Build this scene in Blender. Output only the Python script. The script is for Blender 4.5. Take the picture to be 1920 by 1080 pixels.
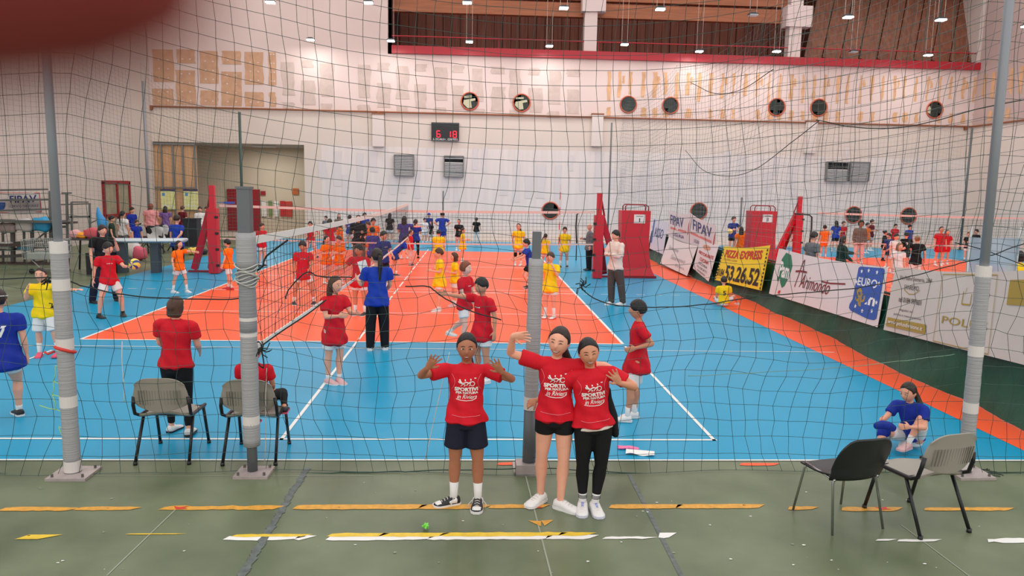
import bpy, math, random
from math import sin, cos, pi, radians, sqrt, exp
from mathutils import Vector, Matrix
from mathutils.bvhtree import BVHTree

for _o in list(bpy.data.objects):
    bpy.data.objects.remove(_o)
SC = bpy.context.scene
COL = SC.collection
V = Vector

# ------------------------------------------------------------------ camera
FPX, PITCH, YAW, ROLL, CAMZ = 1368.78, 0.1344, 0.0523, 0.0198, 2.5863
_f = V((sin(YAW)*cos(PITCH), cos(YAW)*cos(PITCH), -sin(PITCH)))
_r = V((cos(YAW), -sin(YAW), 0))
_u = _r.cross(_f)
CR = _r*cos(ROLL) + _u*sin(ROLL)
CU = -_r*sin(ROLL) + _u*cos(ROLL)
CF = _f
CAM = V((0, 0, CAMZ))
cd = bpy.data.cameras.new('camera')
cd.sensor_width = 36.0
cd.lens = 36.0*FPX/1920
cd.clip_start = 0.005
cd.clip_end = 300
cd.dof.use_dof = True
cd.dof.focus_distance = 8.5
cd.dof.aperture_fstop = 5.6
co = bpy.data.objects.new('camera', cd)
COL.objects.link(co)
_m = Matrix.Identity(4)
for _i in range(3):
    _m[_i][0], _m[_i][1], _m[_i][2], _m[_i][3] = CR[_i], CU[_i], -CF[_i], CAM[_i]
co.matrix_world = _m
SC.camera = co

# ------------------------------------------------------------------ light and exposure
SC.view_settings.view_transform = 'Standard'
SC.view_settings.look = 'None'
SC.view_settings.gamma = 1.0
SC.view_settings.use_curve_mapping = False
SC.view_settings.exposure = 0.0
W = bpy.data.worlds.new('hall_daylight')
SC.world = W
W.use_nodes = True
W.node_tree.nodes['Background'].inputs[0].default_value = (1.0, 0.965, 0.94, 1)
W.node_tree.nodes['Background'].inputs[1].default_value = 1.38
LAMP_POWER = 42.0
SC.cycles.max_bounces = 5
SC.cycles.diffuse_bounces = 3
SC.cycles.glossy_bounces = 3
SC.cycles.transparent_max_bounces = 6
SC.cycles.caustics_reflective = False
SC.cycles.caustics_refractive = False


def at(px, py, z=0.0, Y=None, X=None):
    """the point of the place that the photograph shows at this pixel, on a floor/wall plane"""
    v = CF + CR*((px-960)/FPX) - CU*((py-540)/FPX)
    if Y is not None:
        t = Y/v.y
    elif X is not None:
        t = X/v.x
    else:
        t = (z-CAMZ)/v.z
    return CAM + v*t


# ------------------------------------------------------------------ materials
def lin(c):
    return tuple(((x/255)/12.92 if x <= 10 else ((x/255+0.055)/1.055)**2.4) for x in c)


MATS = {}


def mat(name, rgb=(200, 200, 200), rough=0.6, metal=0.0, spec=0.5, var=0.0, scale=8.0, bump=0.0, bscale=40.0,
        emit=0.0, stretch=(1, 1, 1), detail=4, rvar=0.0, alpha=1.0, rgb2=None):
    if name in MATS:
        return MATS[name]
    m = bpy.data.materials.new(name)
    m.use_nodes = True
    nt = m.node_tree
    b = nt.nodes['Principled BSDF']
    c = lin(rgb)
    b.inputs['Base Color'].default_value = (*c, 1)
    b.inputs['Roughness'].default_value = rough
    b.inputs['Metallic'].default_value = metal
    b.inputs['Specular IOR Level'].default_value = spec
    if emit:
        b.inputs['Emission Color'].default_value = (*c, 1)
        b.inputs['Emission Strength'].default_value = emit
    if alpha < 1:
        b.inputs['Alpha'].default_value = alpha
    if var or bump or rvar:
        tc = nt.nodes.new('ShaderNodeTexCoord')
        mp = nt.nodes.new('ShaderNodeMapping')
        mp.inputs['Scale'].default_value = stretch
        nt.links.new(tc.outputs['Object'], mp.inputs['Vector'])
    if var:
        n = nt.nodes.new('ShaderNodeTexNoise')
        n.inputs['Scale'].default_value = scale
        n.inputs['Detail'].default_value = detail
        nt.links.new(mp.outputs[0], n.inputs['Vector'])
        r = nt.nodes.new('ShaderNodeValToRGB')
        r.color_ramp.elements[0].position = 0.3
        r.color_ramp.elements[1].position = 0.7
        c2 = lin(rgb2) if rgb2 else tuple(min(1, x*(1+var)) for x in c)
        c1 = c if rgb2 else tuple(x*(1-var) for x in c)
        r.color_ramp.elements[0].color = (*c1, 1)
        r.color_ramp.elements[1].color = (*c2, 1)
        nt.links.new(n.outputs['Fac'], r.inputs['Fac'])
        nt.links.new(r.outputs['Color'], b.inputs['Base Color'])
    if rvar:
        n3 = nt.nodes.new('ShaderNodeTexNoise')
        n3.inputs['Scale'].default_value = scale*0.5
        nt.links.new(mp.outputs[0], n3.inputs['Vector'])
        mr = nt.nodes.new('ShaderNodeMapRange')
        mr.inputs['To Min'].default_value = max(0, rough-rvar)
        mr.inputs['To Max'].default_value = min(1, rough+rvar)
        nt.links.new(n3.outputs['Fac'], mr.inputs['Value'])
        nt.links.new(mr.outputs[0], b.inputs['Roughness'])
    if bump:
        n2 = nt.nodes.new('ShaderNodeTexNoise')
        n2.inputs['Scale'].default_value = bscale
        n2.inputs['Detail'].default_value = 3
        nt.links.new(mp.outputs[0], n2.inputs['Vector'])
        bp = nt.nodes.new('ShaderNodeBump')
        bp.inputs['Strength'].default_value = bump
        bp.inputs['Distance'].default_value = 0.02
        nt.links.new(n2.outputs['Fac'], bp.inputs['Height'])
        nt.links.new(bp.outputs['Normal'], b.inputs['Normal'])
    MATS[name] = m
    return m


# ------------------------------------------------------------------ mesh building
def frame(t, ref):
    ref = V(ref)
    t = t.normalized()
    a = ref - t*ref.dot(t)
    if a.length < 1e-5:
        a = V((1, 0, 0)) - t*t.x
        if a.length < 1e-5:
            a = V((0, 1, 0))
    a.normalize()
    return a, t.cross(a)


class MB:
    def __init__(s):
        s.v, s.f, s.mi, s.cur = [], [], [], 0

    def add(s, vs, fs):
        o = len(s.v)
        s.v += [tuple(x) for x in vs]
        for f in fs:
            s.f.append(tuple(i+o for i in f))
            s.mi.append(s.cur)

    def poly(s, pts):
        s.add(pts, [tuple(range(len(pts)))])
        return s

    def box(s, c, size, rot=None):
        c = V(c)
        h = V(size)/2
        vs = []
        for x in (-1, 1):
            for y in (-1, 1):
                for z in (-1, 1):
                    p = V((x*h.x, y*h.y, z*h.z))
                    vs.append(c + (rot @ p if rot else p))
        s.add(vs, [(0, 1, 3, 2), (4, 6, 7, 5), (0, 4, 5, 1), (2, 3, 7, 6), (0, 2, 6, 4), (1, 5, 7, 3)])
        return s

    def bar(s, a, b, w, d=None, ref=(0, 0, 1)):
        """square bar from a to b"""
        a, b = V(a), V(b)
        x, y = frame(b-a, V(ref))
        d = d or w
        vs = []
        for p in (a, b):
            for i, j in ((-1, -1), (1, -1), (1, 1), (-1, 1)):
                vs.append(p + x*(i*w/2) + y*(j*d/2))
        s.add(vs, [(3, 2, 1, 0), (4, 5, 6, 7), (0, 1, 5, 4), (1, 2, 6, 5), (2, 3, 7, 6), (3, 0, 4, 7)])
        return s

    def tube(s, pts, r, n=8, closed=False, caps=True):
        pts = [V(p) for p in pts]
        N = len(pts)
        vs, fs = [], []
        ref = V((0.13, 0.21, 0.97))
        for i, p in enumerate(pts):
            if closed:
                t = pts[(i+1) % N]-pts[i-1]
            else:
                t = pts[min(i+1, N-1)]-pts[max(i-1, 0)]
            if t.length < 1e-9:
                t = V((0, 0, 1))
            a, b = frame(t, ref)
            ref = a
            rr = r[i] if isinstance(r, (list, tuple)) else r
            for k in range(n):
                q = 2*pi*k/n
                vs.append(p + a*(cos(q)*rr) + b*(sin(q)*rr))
        for i in range(N if closed else N-1):
            j = (i+1) % N
            for k in range(n):
                fs.append((i*n+k, i*n+(k+1) % n, j*n+(k+1) % n, j*n+k))
        if caps and not closed:
            fs.append(tuple(range(n-1, -1, -1)))
            fs.append(tuple((N-1)*n+k for k in range(n)))
        s.add(vs, fs)
        return s

    def loft(s, pts, rads, ref=(1, 0, 0), n=14, cap=0.7):
        cap0, cap1 = cap if isinstance(cap, tuple) else (cap, cap)
        """closed tube of elliptical sections; rads are (along ref, across ref)"""
        pts = [V(p) for p in pts]
        rads = [(r, r) if not isinstance(r, (tuple, list)) else r for r in rads]
        N = len(pts)
        ref = V(ref)
        T = [(pts[min(i+1, N-1)]-pts[max(i-1, 0)]).normalized() for i in range(N)]
        P, R, TT = [], [], []
        if cap0:
            m = min(rads[0])*cap0
            P += [pts[0]-T[0]*m*0.75]
            R += [(rads[0][0]*0.68, rads[0][1]*0.68)]
            TT += [T[0]]
        P += pts
        R += rads
        TT += T
        if cap1:
            m = min(rads[-1])*cap1
            P += [pts[-1]+T[-1]*m*0.75]
            R += [(rads[-1][0]*0.68, rads[-1][1]*0.68)]
            TT += [T[-1]]
        vs, fs = [], []
        for p, r, t in zip(P, R, TT):
            a, b = frame(t, ref)
            for k in range(n):
                q = 2*pi*k/n
                vs.append(p + a*(cos(q)*r[0]) + b*(sin(q)*r[1]))
        M = len(P)
        for i in range(M-1):
            for k in range(n):
                fs.append((i*n+k, i*n+(k+1) % n, (i+1)*n+(k+1) % n, (i+1)*n+k))
        e0 = P[0]-TT[0]*(min(rads[0])*cap0*0.25)
        e1 = P[-1]+TT[-1]*(min(rads[-1])*cap1*0.25)
        a, b = len(vs), len(vs)+1
        vs += [e0, e1]
        for k in range(n):
            fs.append((a, (k+1) % n, k))
            fs.append((b, (M-1)*n+k, (M-1)*n+(k+1) % n))
        s.add(vs, fs)
        return s

    def ball(s, c, r, M=None, nu=12, nv=8, fn=None):
        """ellipsoid; fn reshapes the unit direction into an offset"""
        c = V(c)
        r = (r, r, r) if not isinstance(r, (tuple, list)) else r
        vs, fs = [], []
        def put(d):
            p = fn(d) if fn else V((d.x*r[0], d.y*r[1], d.z*r[2]))
            return c + (M @ p if M else p)
        vs.append(put(V((0, 0, -1))))
        for j in range(1, nv):
            th = -pi/2 + pi*j/nv
            for i in range(nu):
                ph = 2*pi*i/nu
                vs.append(put(V((cos(th)*cos(ph), cos(th)*sin(ph), sin(th)))))
        vs.append(put(V((0, 0, 1))))
        for i in range(nu):
            fs.append((0, 1+(i+1) % nu, 1+i))
            for j in range(nv-2):
                a = 1+j*nu
                fs.append((a+i, a+(i+1) % nu, a+nu+(i+1) % nu, a+nu+i))
            a = 1+(nv-2)*nu
            fs.append((a+i, a+(i+1) % nu, len(vs)-1))
        s.add(vs, fs)
        return s

    def grid(s, fn, nu, nv):
        """surface sampled on u,v in 0..1"""
        vs = [fn(i/nu, j/nv) for j in range(nv+1) for i in range(nu+1)]
        fs = [(j*(nu+1)+i, j*(nu+1)+i+1, (j+1)*(nu+1)+i+1, (j+1)*(nu+1)+i) for j in range(nv) for i in range(nu)]
        s.add(vs, fs)
        return s

    def sheet(s, fn, nu, nv, th, nrm):
        """thin solid sheet: surface plus its back at distance th along nrm"""
        nrm = V(nrm)
        s.grid(fn, nu, nv)
        s.grid(lambda u, v: V(fn(1-u, v))+nrm*th, nu, nv)
        edge = [(i/nu, 0) for i in range(nu+1)] + [(1, j/nv) for j in range(1, nv+1)] + \
               [(1-i/nu, 1) for i in range(1, nu+1)] + [(0, 1-j/nv) for j in range(1, nv)]
        A = [V(fn(*e)) for e in edge]
        K = len(A)
        s.add(A+[a+nrm*th for a in A], [(i, i+K, (i+1) % K+K, (i+1) % K) for i in range(K)])
        return s

    def mesh(s, name, mats=None, smooth=True):
        me = bpy.data.meshes.new(name)
        me.from_pydata(s.v, [], s.f)
        if mats:
            for m in (mats if isinstance(mats, (list, tuple)) else [mats]):
                me.materials.append(m)
            me.polygons.foreach_set('material_index', s.mi)
        if smooth:
            me.polygons.foreach_set('use_smooth', [True]*len(me.polygons))
        me.update()
        return me

    def build(s, name, mats, parent=None, smooth=False, loc=None, rz=None):
        o = bpy.data.objects.new(name, s.mesh(name, mats, smooth))
        COL.objects.link(o)
        if parent:
            o.parent = parent
        if loc is not None:
            o.location = loc
        if rz is not None:
            o.rotation_euler = (0, 0, rz)
        return o


def tag(o, label, cat, group=None, kind=None):
    o['label'] = label
    o['category'] = cat
    if group:
        o['group'] = group
    if kind:
        o['kind'] = kind
    return o


def struct(o):
    o['kind'] = 'structure'
    return o


def thing(name, label, cat, loc=(0, 0, 0), rz=0.0, group=None):
    o = bpy.data.objects.new(name, None)
    COL.objects.link(o)
    o.empty_display_size = 0.1
    o.location = loc
    o.rotation_euler = (0, 0, rz)
    return tag(o, label, cat, group)


def remeshed(mb, voxel, smooth=2, factor=0.5):
    """fuse overlapping closed shapes into one continuous skin"""
    me = mb.mesh('tmp')
    o = bpy.data.objects.new('tmp', me)
    COL.objects.link(o)
    r = o.modifiers.new('r', 'REMESH')
    r.mode = 'VOXEL'
    r.voxel_size = voxel
    r.use_smooth_shade = True
    if smooth:
        sm = o.modifiers.new('s', 'SMOOTH')
        sm.factor = factor
        sm.iterations = smooth
    dg = bpy.context.evaluated_depsgraph_get()
    res = bpy.data.meshes.new_from_object(o.evaluated_get(dg), depsgraph=dg)
    bpy.data.objects.remove(o)
    bpy.data.meshes.remove(me)
    return res


def link_mesh(name, me, m, parent=None):
    me.materials.clear()
    me.materials.append(m)
    me.name = name
    o = bpy.data.objects.new(name, me)
    COL.objects.link(o)
    if parent:
        o.parent = parent
    return o


TXT = {}


def text_shape(s, bold=0.0, shear=0.0, space=1.0):
    """flat letters, width and height known; verts in 2D and faces"""
    key = (s, bold, shear, space)
    if key in TXT:
        return TXT[key]
    cu = bpy.data.curves.new('t', 'FONT')
    cu.body = s
    cu.size = 1.0
    cu.offset = bold
    cu.shear = shear
    cu.space_character = space
    cu.resolution_u = 3
    cu.align_x = 'CENTER'
    o = bpy.data.objects.new('t', cu)
    COL.objects.link(o)
    dg = bpy.context.evaluated_depsgraph_get()
    me = bpy.data.meshes.new_from_object(o.evaluated_get(dg), depsgraph=dg)
    vs = [(v.co.x, v.co.y) for v in me.vertices]
    fs = [tuple(p.vertices) for p in me.polygons]
    bpy.data.objects.remove(o)
    bpy.data.curves.remove(cu)
    bpy.data.meshes.remove(me)
    xs = [v[0] for v in vs] or [0]
    ys = [v[1] for v in vs] or [0]
    TXT[key] = (vs, fs, min(xs), max(xs), min(ys), max(ys))
    return TXT[key]


def put_text(mb, s, cx, cy, w, h, place, **kw):
    """letters fitted into a w by h box centred on (cx, cy) of a surface: place(u, v) gives the point"""
    vs, fs, x0, x1, y0, y1 = text_shape(s, **kw)
    if not vs:
        return
    k = w/(x1-x0)
    kh = h/(y1-y0)
    mb.add([place(cx+(x-(x0+x1)/2)*k, cy+(y-(y0+y1)/2)*kh) for x, y in vs], fs)
# ================================================================== THE HALL
random.seed(7)
YW, XL, XR2, ZT = 37.0, -16.0, 25.4, 14.0
mg = mat('green_floor_paint', (80, 92, 66), 0.36, spec=0.35, var=0.30, scale=1.1, rgb2=(116, 126, 98), detail=8, rvar=0.12)
mb_ = mat('blue_court', (14, 152, 194), 0.34, spec=0.22, var=0.05, scale=0.5, rvar=0.05)
mo = mat('orange_court', (255, 96, 54), 0.36, spec=0.22, var=0.05, scale=0.6, rvar=0.05)
mw = mat('white_line', (232, 232, 228), 0.5)
my = mat('yellow_tape', (214, 154, 52), 0.5, var=0.15, scale=20)
my2 = mat('bright_yellow_tape', (226, 190, 44), 0.45, var=0.12, scale=14)
mrt = mat('red_tape', (206, 50, 40), 0.5)
mgl = mat('grey_line', (92, 100, 98), 0.6, var=0.3, scale=18)
mseam = mat('floor_seam', (150, 155, 140), 0.6)
mbei = mat('bare_floor', (196, 180, 165), 0.5)
F = MB()


def rect(x0, y0, x1, y1, z, m):
    F.cur = m
    F.poly([(x0, y0, z), (x1, y0, z), (x1, y1, z), (x0, y1, z)])


def strip(a, b, w, z, m):
    a, b = V(a), V(b)
    d = (b-a).normalized()
    p = V((-d.y, d.x, 0))*w/2
    F.cur = m
    F.poly([(q.x, q.y, z) for q in (a-p, b-p, b+p, a+p)])


rect(-26, -8, 40, 37, 0, 0)
rect(-9.6, 6.72, 6.9, 36, .002, 1)
rect(-9.6, 36, 25.4, 37, .001, 9)
rect(7.15, 8.5, 25, 36, .002, 1)
rect(-6.45, 12.11, 2.55, 30.11, .004, 2)
rect(10.2, 12.11, 20.2, 30.11, .004, 2)
F.cur = 2
F.poly([(5.72, 6.72, .004), (6.9, 6.72, .004), (6.9, 30, .004), (6.4, 33, .004), (5.72, 33, .004)])
LW = .05
for x in (-6.45, 2.55, 10.2, 20.2):
    rect(x-LW/2, 12.11, x+LW/2, 30.11, .006, 3)
for y in (12.11, 18.1, 21.1, 24.1, 30.11):
    rect(-6.45, y-LW/2, 2.55, y+LW/2, .006, 3)
    rect(10.2, y-LW/2, 20.2, y+LW/2, .006, 3)
rect(-9.6, 7.29, 2.58, 7.33, .006, 3)
rect(-7.2, 11.60, 6.0, 11.625, .006, 3)
rect(-9.6, 6.715, 5.72, 6.745, .006, 3)
rect(2.53, 7.29, 2.57, 11.95, .006, 3)
rect(-1.97, 7.29, -1.93, 12.1, .006, 3)
rect(-6.47, 9.0, -6.43, 11.3, .006, 3)
y = 12.3
while y < 30:
    rect(-1.97, y, -1.93, y+1.0, .006, 3)
    y += 1.35
for y in (15.0, 18.6, 27.0):
    rect(-6.45, y-.015, 2.55, y+.015, .006, 3)
for i in range(7):                                   # dashes beside the court
    for s in (-1, 1):
        xx = -1.95 + s*(4.7+i*.45)
        rect(xx, 18.08, xx+.22, 18.12, .006, 3)


def ragged(x0, x1, yc, w, m, z=.004, step=.05, rag=.35, gap=0.0, keep=1.0):
    """worn tape: a row of uneven slivers with torn ends"""
    x = x0
    while x < x1:
        L = random.uniform(.35, 1.1)
        if random.random() > keep:
            x += L
            continue
        e = min(x1, x+L)
        n = max(2, int((e-x)/step))
        top, bot = [], []
        for i in range(n+1):
            q = x+(e-x)*i/n
            t = 1.5*w if i not in (0, n) else 1.1*w
            sl = .05 if i == n else 0
            top.append((q+.03+sl, yc+t/2*(1-random.uniform(0, rag)), z))
            bot.append((q, yc-t/2*(1-random.uniform(0, rag)), z))
        F.cur = m
        for i in range(n):
            F.poly([bot[i], bot[i+1], top[i+1], top[i]])
        x = e + (random.uniform(0, gap) if gap else 0)


def gy(py, px=960):
    return at(px, py).y


def seg(pa, pb, w, m, z=.003):
    strip(at(*pa), at(*pb), w, z, m)


def tape(px0, px1, py, w, m, **k):
    a, b = at(px0, py), at(px1, py)
    ragged(a.x, b.x, (a.y+b.y)/2, w, m, **k)


tape(0, 130, 955, .055, 4, gap=.15)
tape(140, 290, 954, .05, 4, keep=.7, gap=.1)
tape(300, 515, 953, .065, 4, gap=.05, rag=.5)
tape(550, 905, 951, .065, 4, rag=.2)
tape(915, 1015, 950, .06, 4, rag=.3)
tape(1140, 1420, 950, .06, 4, rag=.15)
tape(1475, 1520, 953, .06, 4, rag=.5)
tape(1575, 1680, 955, .06, 4, keep=.8)
tape(1730, 1920, 955, .05, 4, keep=.7, gap=.12)
tape(420, 572, 1009, .06, 3, z=.0035, rag=.4)
tape(435, 565, 1005, .035, 5, z=.0045, rag=.4)
tape(612, 1105, 1008, .06, 3, z=.0035, rag=.3)
tape(614, 1100, 1003, .05, 5, z=.0045, rag=.35)
tape(1128, 1215, 1009, .03, 3, z=.0035, rag=.6)
tape(1232, 1252, 1004, .08, 3, z=.0035)
tape(235, 330, 1002, .012, 5, keep=.8)
tape(1640, 1665, 1013, .025, 3)
tape(1680, 1750, 1014, .03, 3)
tape(1848, 1925, 1014, .06, 3, rag=.6)
tape(1385, 1450, 871, .05, 2, rag=.2)
tape(930, 985, 870, .05, 2, rag=.2)
for px, py in ((340, 953), (1005, 951), (1657, 954)):
    p = at(px, py)
    F.cur = 6
    F.poly([(p.x-.07, p.y+.03, .006), (p.x-.03, p.y-.03, .006), (p.x+.06, p.y-.02, .006), (p.x+.02, p.y, .006), (p.x+.05, p.y+.03, .006), (p.x-.02, p.y+.01, .006)])
p = at(1015, 980)
F.cur = 4
F.poly([(p.x-.10, p.y+.03, .004), (p.x-.01, p.y-.07, .004), (p.x+.0, p.y+.02, .004)])
F.poly([(p.x+.02, p.y-.06, .004), (p.x+.10, p.y+.04, .004), (p.x+.0, p.y+.03, .004)])
F.cur = 5
p = at(75, 1008)
F.poly([(p.x-.16, p.y-.03, .004), (p.x+.0, p.y-.03, .004), (p.x+.14, p.y+.04, .004), (p.x-.10, p.y+.04, .004)])
seg((985, 890), (1035, 1085), .012, 8)
seg((330, 955), (200, 1080), .010, 8)
seg((1690, 985), (1830, 1090), .010, 8)
seg((145, 893), (700, 893), .006, 8, )
for i in range(46):                                  # the crumbling grey line
    t = i/45
    a = at(575-125*t*1.0, 880+205*t)
    F.cur = 7
    F.poly([(a.x+.035*cos(q)*random.uniform(.5, 1.3), a.y+.06*sin(q)*random.uniform(.5, 1.2), .0035+i*.00003) for q in [k*pi/3+.2 for k in range(6)]])
seg((1180, 890), (1280, 1085), .035, 7)
for i in range(60):                                  # chips and scuffs
    p = at(random.uniform(0, 1920), random.uniform(895, 1075))
    r = random.uniform(.004, .013)
    F.cur = 3 if random.random() < .5 else 8
    F.poly([(p.x+r*cos(q)*random.uniform(.5, 1.6), p.y+r*sin(q)*random.uniform(.4, 1), .004) for q in [k*pi/3 for k in range(6)]])
struct(F.build('floor', [mg, mb_, mo, mw, my, my2, mrt, mgl, mseam, mbei]))

# ---- back wall with its gallery opening and doorway recess
mwall = mat('upper_plaster', (226, 205, 198), 0.8, var=0.04, scale=0.35)
mwall2 = mat('cream_plaster', (224, 208, 196), 0.8, var=0.03, scale=0.5)
mwall3 = mat('lower_panels', (230, 218, 212), 0.75, var=0.05, scale=0.7, stretch=(6, 1, .4))
mtan = mat('glue_tan', (206, 162, 130), 0.85, var=0.12, scale=3)
mgre = mat('glue_greige', (205, 185, 175), 0.85, var=0.08, scale=3)
mstr = mat('glue_stripes', (220, 172, 130), 0.85, var=0.15, scale=2)
mleft = mat('left_wall_grey', (212, 198, 189), 0.85, var=0.04, scale=0.4)
Wl = MB()


def wrect(x0, z0, x1, z1, m, y=YW):
    Wl.cur = m
    Wl.poly([(x0, y, z0), (x1, y, z0), (x1, y, z1), (x0, y, z1)])


GX0, GX1, GZ0 = -4.14, 25.2, 9.15
wrect(XL, 6.25, XR2, GZ0, 0)
wrect(XL, GZ0, GX0, ZT, 0)
wrect(XL, 4.55, XR2, 6.25, 1)
wrect(-8.45, 0, -7.6, 4.55, 1)
wrect(-7.6, 0, XR2, 4.55, 2)
TH = .012


def patch(px0, py0, px1, py1, m, rag=.04):
    a, b = at(px0, py1, Y=YW-TH), at(px1, py0, Y=YW-TH)
    Wl.cur = m
    n = 5
    left = [(a.x+random.uniform(-rag, rag), YW-TH, a.z+(b.z-a.z)*i/n) for i in range(n+1)]
    right = [(b.x+random.uniform(-rag, rag), YW-TH, a.z+(b.z-a.z)*i/n) for i in range(n+1)]
    for i in range(n):
        Wl.poly([left[i], right[i], right[i+1], left[i+1]])
    return a, b


for x0, x1, segs in ((287, 325, ((93, 153), (167, 196))), (332, 365, ((93, 118), (132, 196))), (376, 408, ((96, 156), (170, 197))),
                     (416, 452, ((96, 120), (135, 198))), (460, 493, ((98, 158), (173, 199))), (505, 517, ((98, 160), (173, 200)))):
    for y0, y1 in segs:
        a, b = patch(x0, y0, x1, y1, 3)
        Wl.cur = 0
        k = 0
        z = a.z+.2
        while z < b.z-.1:
            for xx in (a.x+(b.x-a.x)*.3, a.x+(b.x-a.x)*.72):
                Wl.poly([(xx+.05*cos(q), YW-TH-.006, z+.035*sin(q)+random.uniform(-.01, .01)) for q in [-j*pi/3 for j in range(6)]])
            z += .42
for i in range(16):                                  # fainter patches further right
    x0 = 530+i*35.5
    if i == 3:
        continue
    for y0, y1 in (((112, 125), (150, 195)) if i % 2 else ((117, 178), (192, 203))):
        patch(x0, y0+i*1.2, x0+random.uniform(20, 27), y1+i*1.2, 4, .06)
for i in range(34):                                  # double stripes on the right half
    x0 = 1137+i*21.4 + random.uniform(-2, 2)
    top, bot = 134+i*.33, random.choice((176, 182, 188))+i*.3
    patch(x0, top, x0+random.uniform(7, 9.5), bot, 5, .04)
    if random.random() < .75:
        patch(x0, 201+i*.4, x0+random.uniform(6, 12), 217+i*.45, 5, .04)
    if i % 3 == 1:
        patch(x0+9, top+8, x0+14, top+22, 5, .04)
for i in range(46):                                  # pale vertical smears where boards were glued
    x0 = 595+i*26 + random.uniform(-6, 6)
    y0 = random.uniform(275, 330)
    patch(x0, y0, x0+random.uniform(9, 17), min(392, y0+random.uniform(30, 90)), 6, .05)
struct(Wl.build('wall_back', [mwall, mwall2, mwall3, mtan, mgre, mstr, mat('pale_smear', (222, 212, 210), .8)]))
# left and right walls
Wl = MB()
Wl.poly([(XL, YW, 0), (XL, YW, ZT), (XL, 8, ZT), (XL, 8, 0)])
Wl.box((XL+.12, YW-.1, 6.9+.2), (.3, .3, 14))
struct(Wl.build('wall_left', [mleft]))
Wl = MB()
Wl.cur = 0
Wl.poly([(XR2, 10, 6.25), (XR2, 10, ZT), (XR2, YW, ZT), (XR2, YW, 6.25)])
Wl.cur = 1
Wl.poly([(XR2, 10, 0), (XR2, 10, 6.25), (XR2, YW, 6.25), (XR2, YW, 0)])
Wl.cur = 2
for i in range(20):
    y1 = YW-.5-i*.62
    z1 = 8.75
    Wl.poly([(XR2-.012, y1, z1-random.choice((1.2, 1.0, 1.4))), (XR2-.012, y1-.25, z1-1.3), (XR2-.012, y1-.25, z1), (XR2-.012, y1, z1)])
    if i % 2:
        Wl.poly([(XR2-.012, y1, 6.4), (XR2-.012, y1-.25, 6.4), (XR2-.012, y1-.25, 6.9), (XR2-.012, y1, 6.9)])
struct(Wl.build('wall_right', [mat('right_wall_upper', (196, 172, 165), .85, var=.04, scale=.4), mwall2, mstr]))

# ---- rail line, red parapet, gallery
mrail = mat('rust_rail', (150, 92, 62), 0.5, metal=.2)
mred = mat('parapet_red', (178, 36, 48), 0.45)
mwood = mat('dark_wood_slats', (146, 84, 66), 0.6, var=.35, scale=1.2, stretch=(7, 7, .3))
mbeam = mat('glulam', (160, 96, 62), 0.55, var=.2, scale=1.5, stretch=(.4, 1, 9))
m_ = MB()
m_.tube([(XL, YW-.08, 6.22), (XR2-.1, YW-.08, 6.22)], .045, 8)
m_.tube([(XR2-.1, YW-.08, 6.22), (XR2-.1, 12, 6.22)], .045, 8)
for px in (710, 1118, 1517, 1812, 285):
    p = at(px, 214, Y=YW)
    m_.box((p.x, YW-.06, 6.12), (.14, .12, .16))
struct(m_.build('trim_1', [mrail], smooth=False))
m_ = MB()
m_.box(((GX0+GX1+.5)/2, YW-.1, 9.2), (GX1-GX0+.5, .2, .36))
m_.tube([(GX0, YW-.05, 9.85), (GX1+.4, YW-.05, 9.85)], .03, 6)
x = GX0+.3
while x < GX1:
    m_.tube([(x, YW-.05, 9.36), (x, YW-.05, 9.85)], .015, 5)
    x += 2.45
struct(m_.build('trim_2', [mred]))
G = MB()
G.cur = 0
n = 64
for i in range(n):                                   # slatted back of the gallery
    x = GX0+(GX1-GX0)*(i+.5)/n
    G.box((x, 41.0+.04*(i % 2), 11.5), ((GX1-GX0)/n*.93, .1, 5))
G.box(((GX0+GX1)/2, 41.3, 11.5), (GX1-GX0+.4, .2, 5))
G.cur = 1
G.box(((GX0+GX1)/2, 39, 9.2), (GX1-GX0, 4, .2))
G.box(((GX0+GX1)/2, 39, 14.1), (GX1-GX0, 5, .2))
G.box((GX0-.1, 39, 11.5), (.2, 4, 5))
G.cur = 2
G.box((GX1+.15, 39, 11.5), (.3, 4.2, 5))
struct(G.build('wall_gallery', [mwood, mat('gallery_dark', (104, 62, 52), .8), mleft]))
B = MB()
for z, d in ((11.25, .0), (11.6, .12), (12.05, 0.05)):
    B.box(((GX0+16)/2, 37.5+d, z), (16-GX0, .35, .34))
struct(B.build('trim_3', [mbeam]))
B = MB()
k = 0
while k < 10:                                        # sloping boards of the roof over the right bay
    x = 16.9+k*.95
    B.bar((x, 37.3, 9.4), (x+1.4, 38.9, 14.0), .86, .08, ref=(1, 0, 0))
    k += 1
struct(B.build('trim_4', [mat('roof_boards', (124, 76, 54), .6, var=.3, scale=1.5, stretch=(5, 5, .3))]))
for i, px in enumerate((1107, 1490)):
    x = at(px, 60, Y=YW).x
    C_ = MB()
    C_.box((x, 37.15, 11.6), (.62, .5, 4.6))
    C_.box((x+.12, 37.1, 11.75 if i == 0 else 11.35), (1.15 if i == 0 else 1.3, .6, 1.0))
    struct(C_.build('wall_column', [mat('column_white', (226, 208, 202), .8)]))

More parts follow.
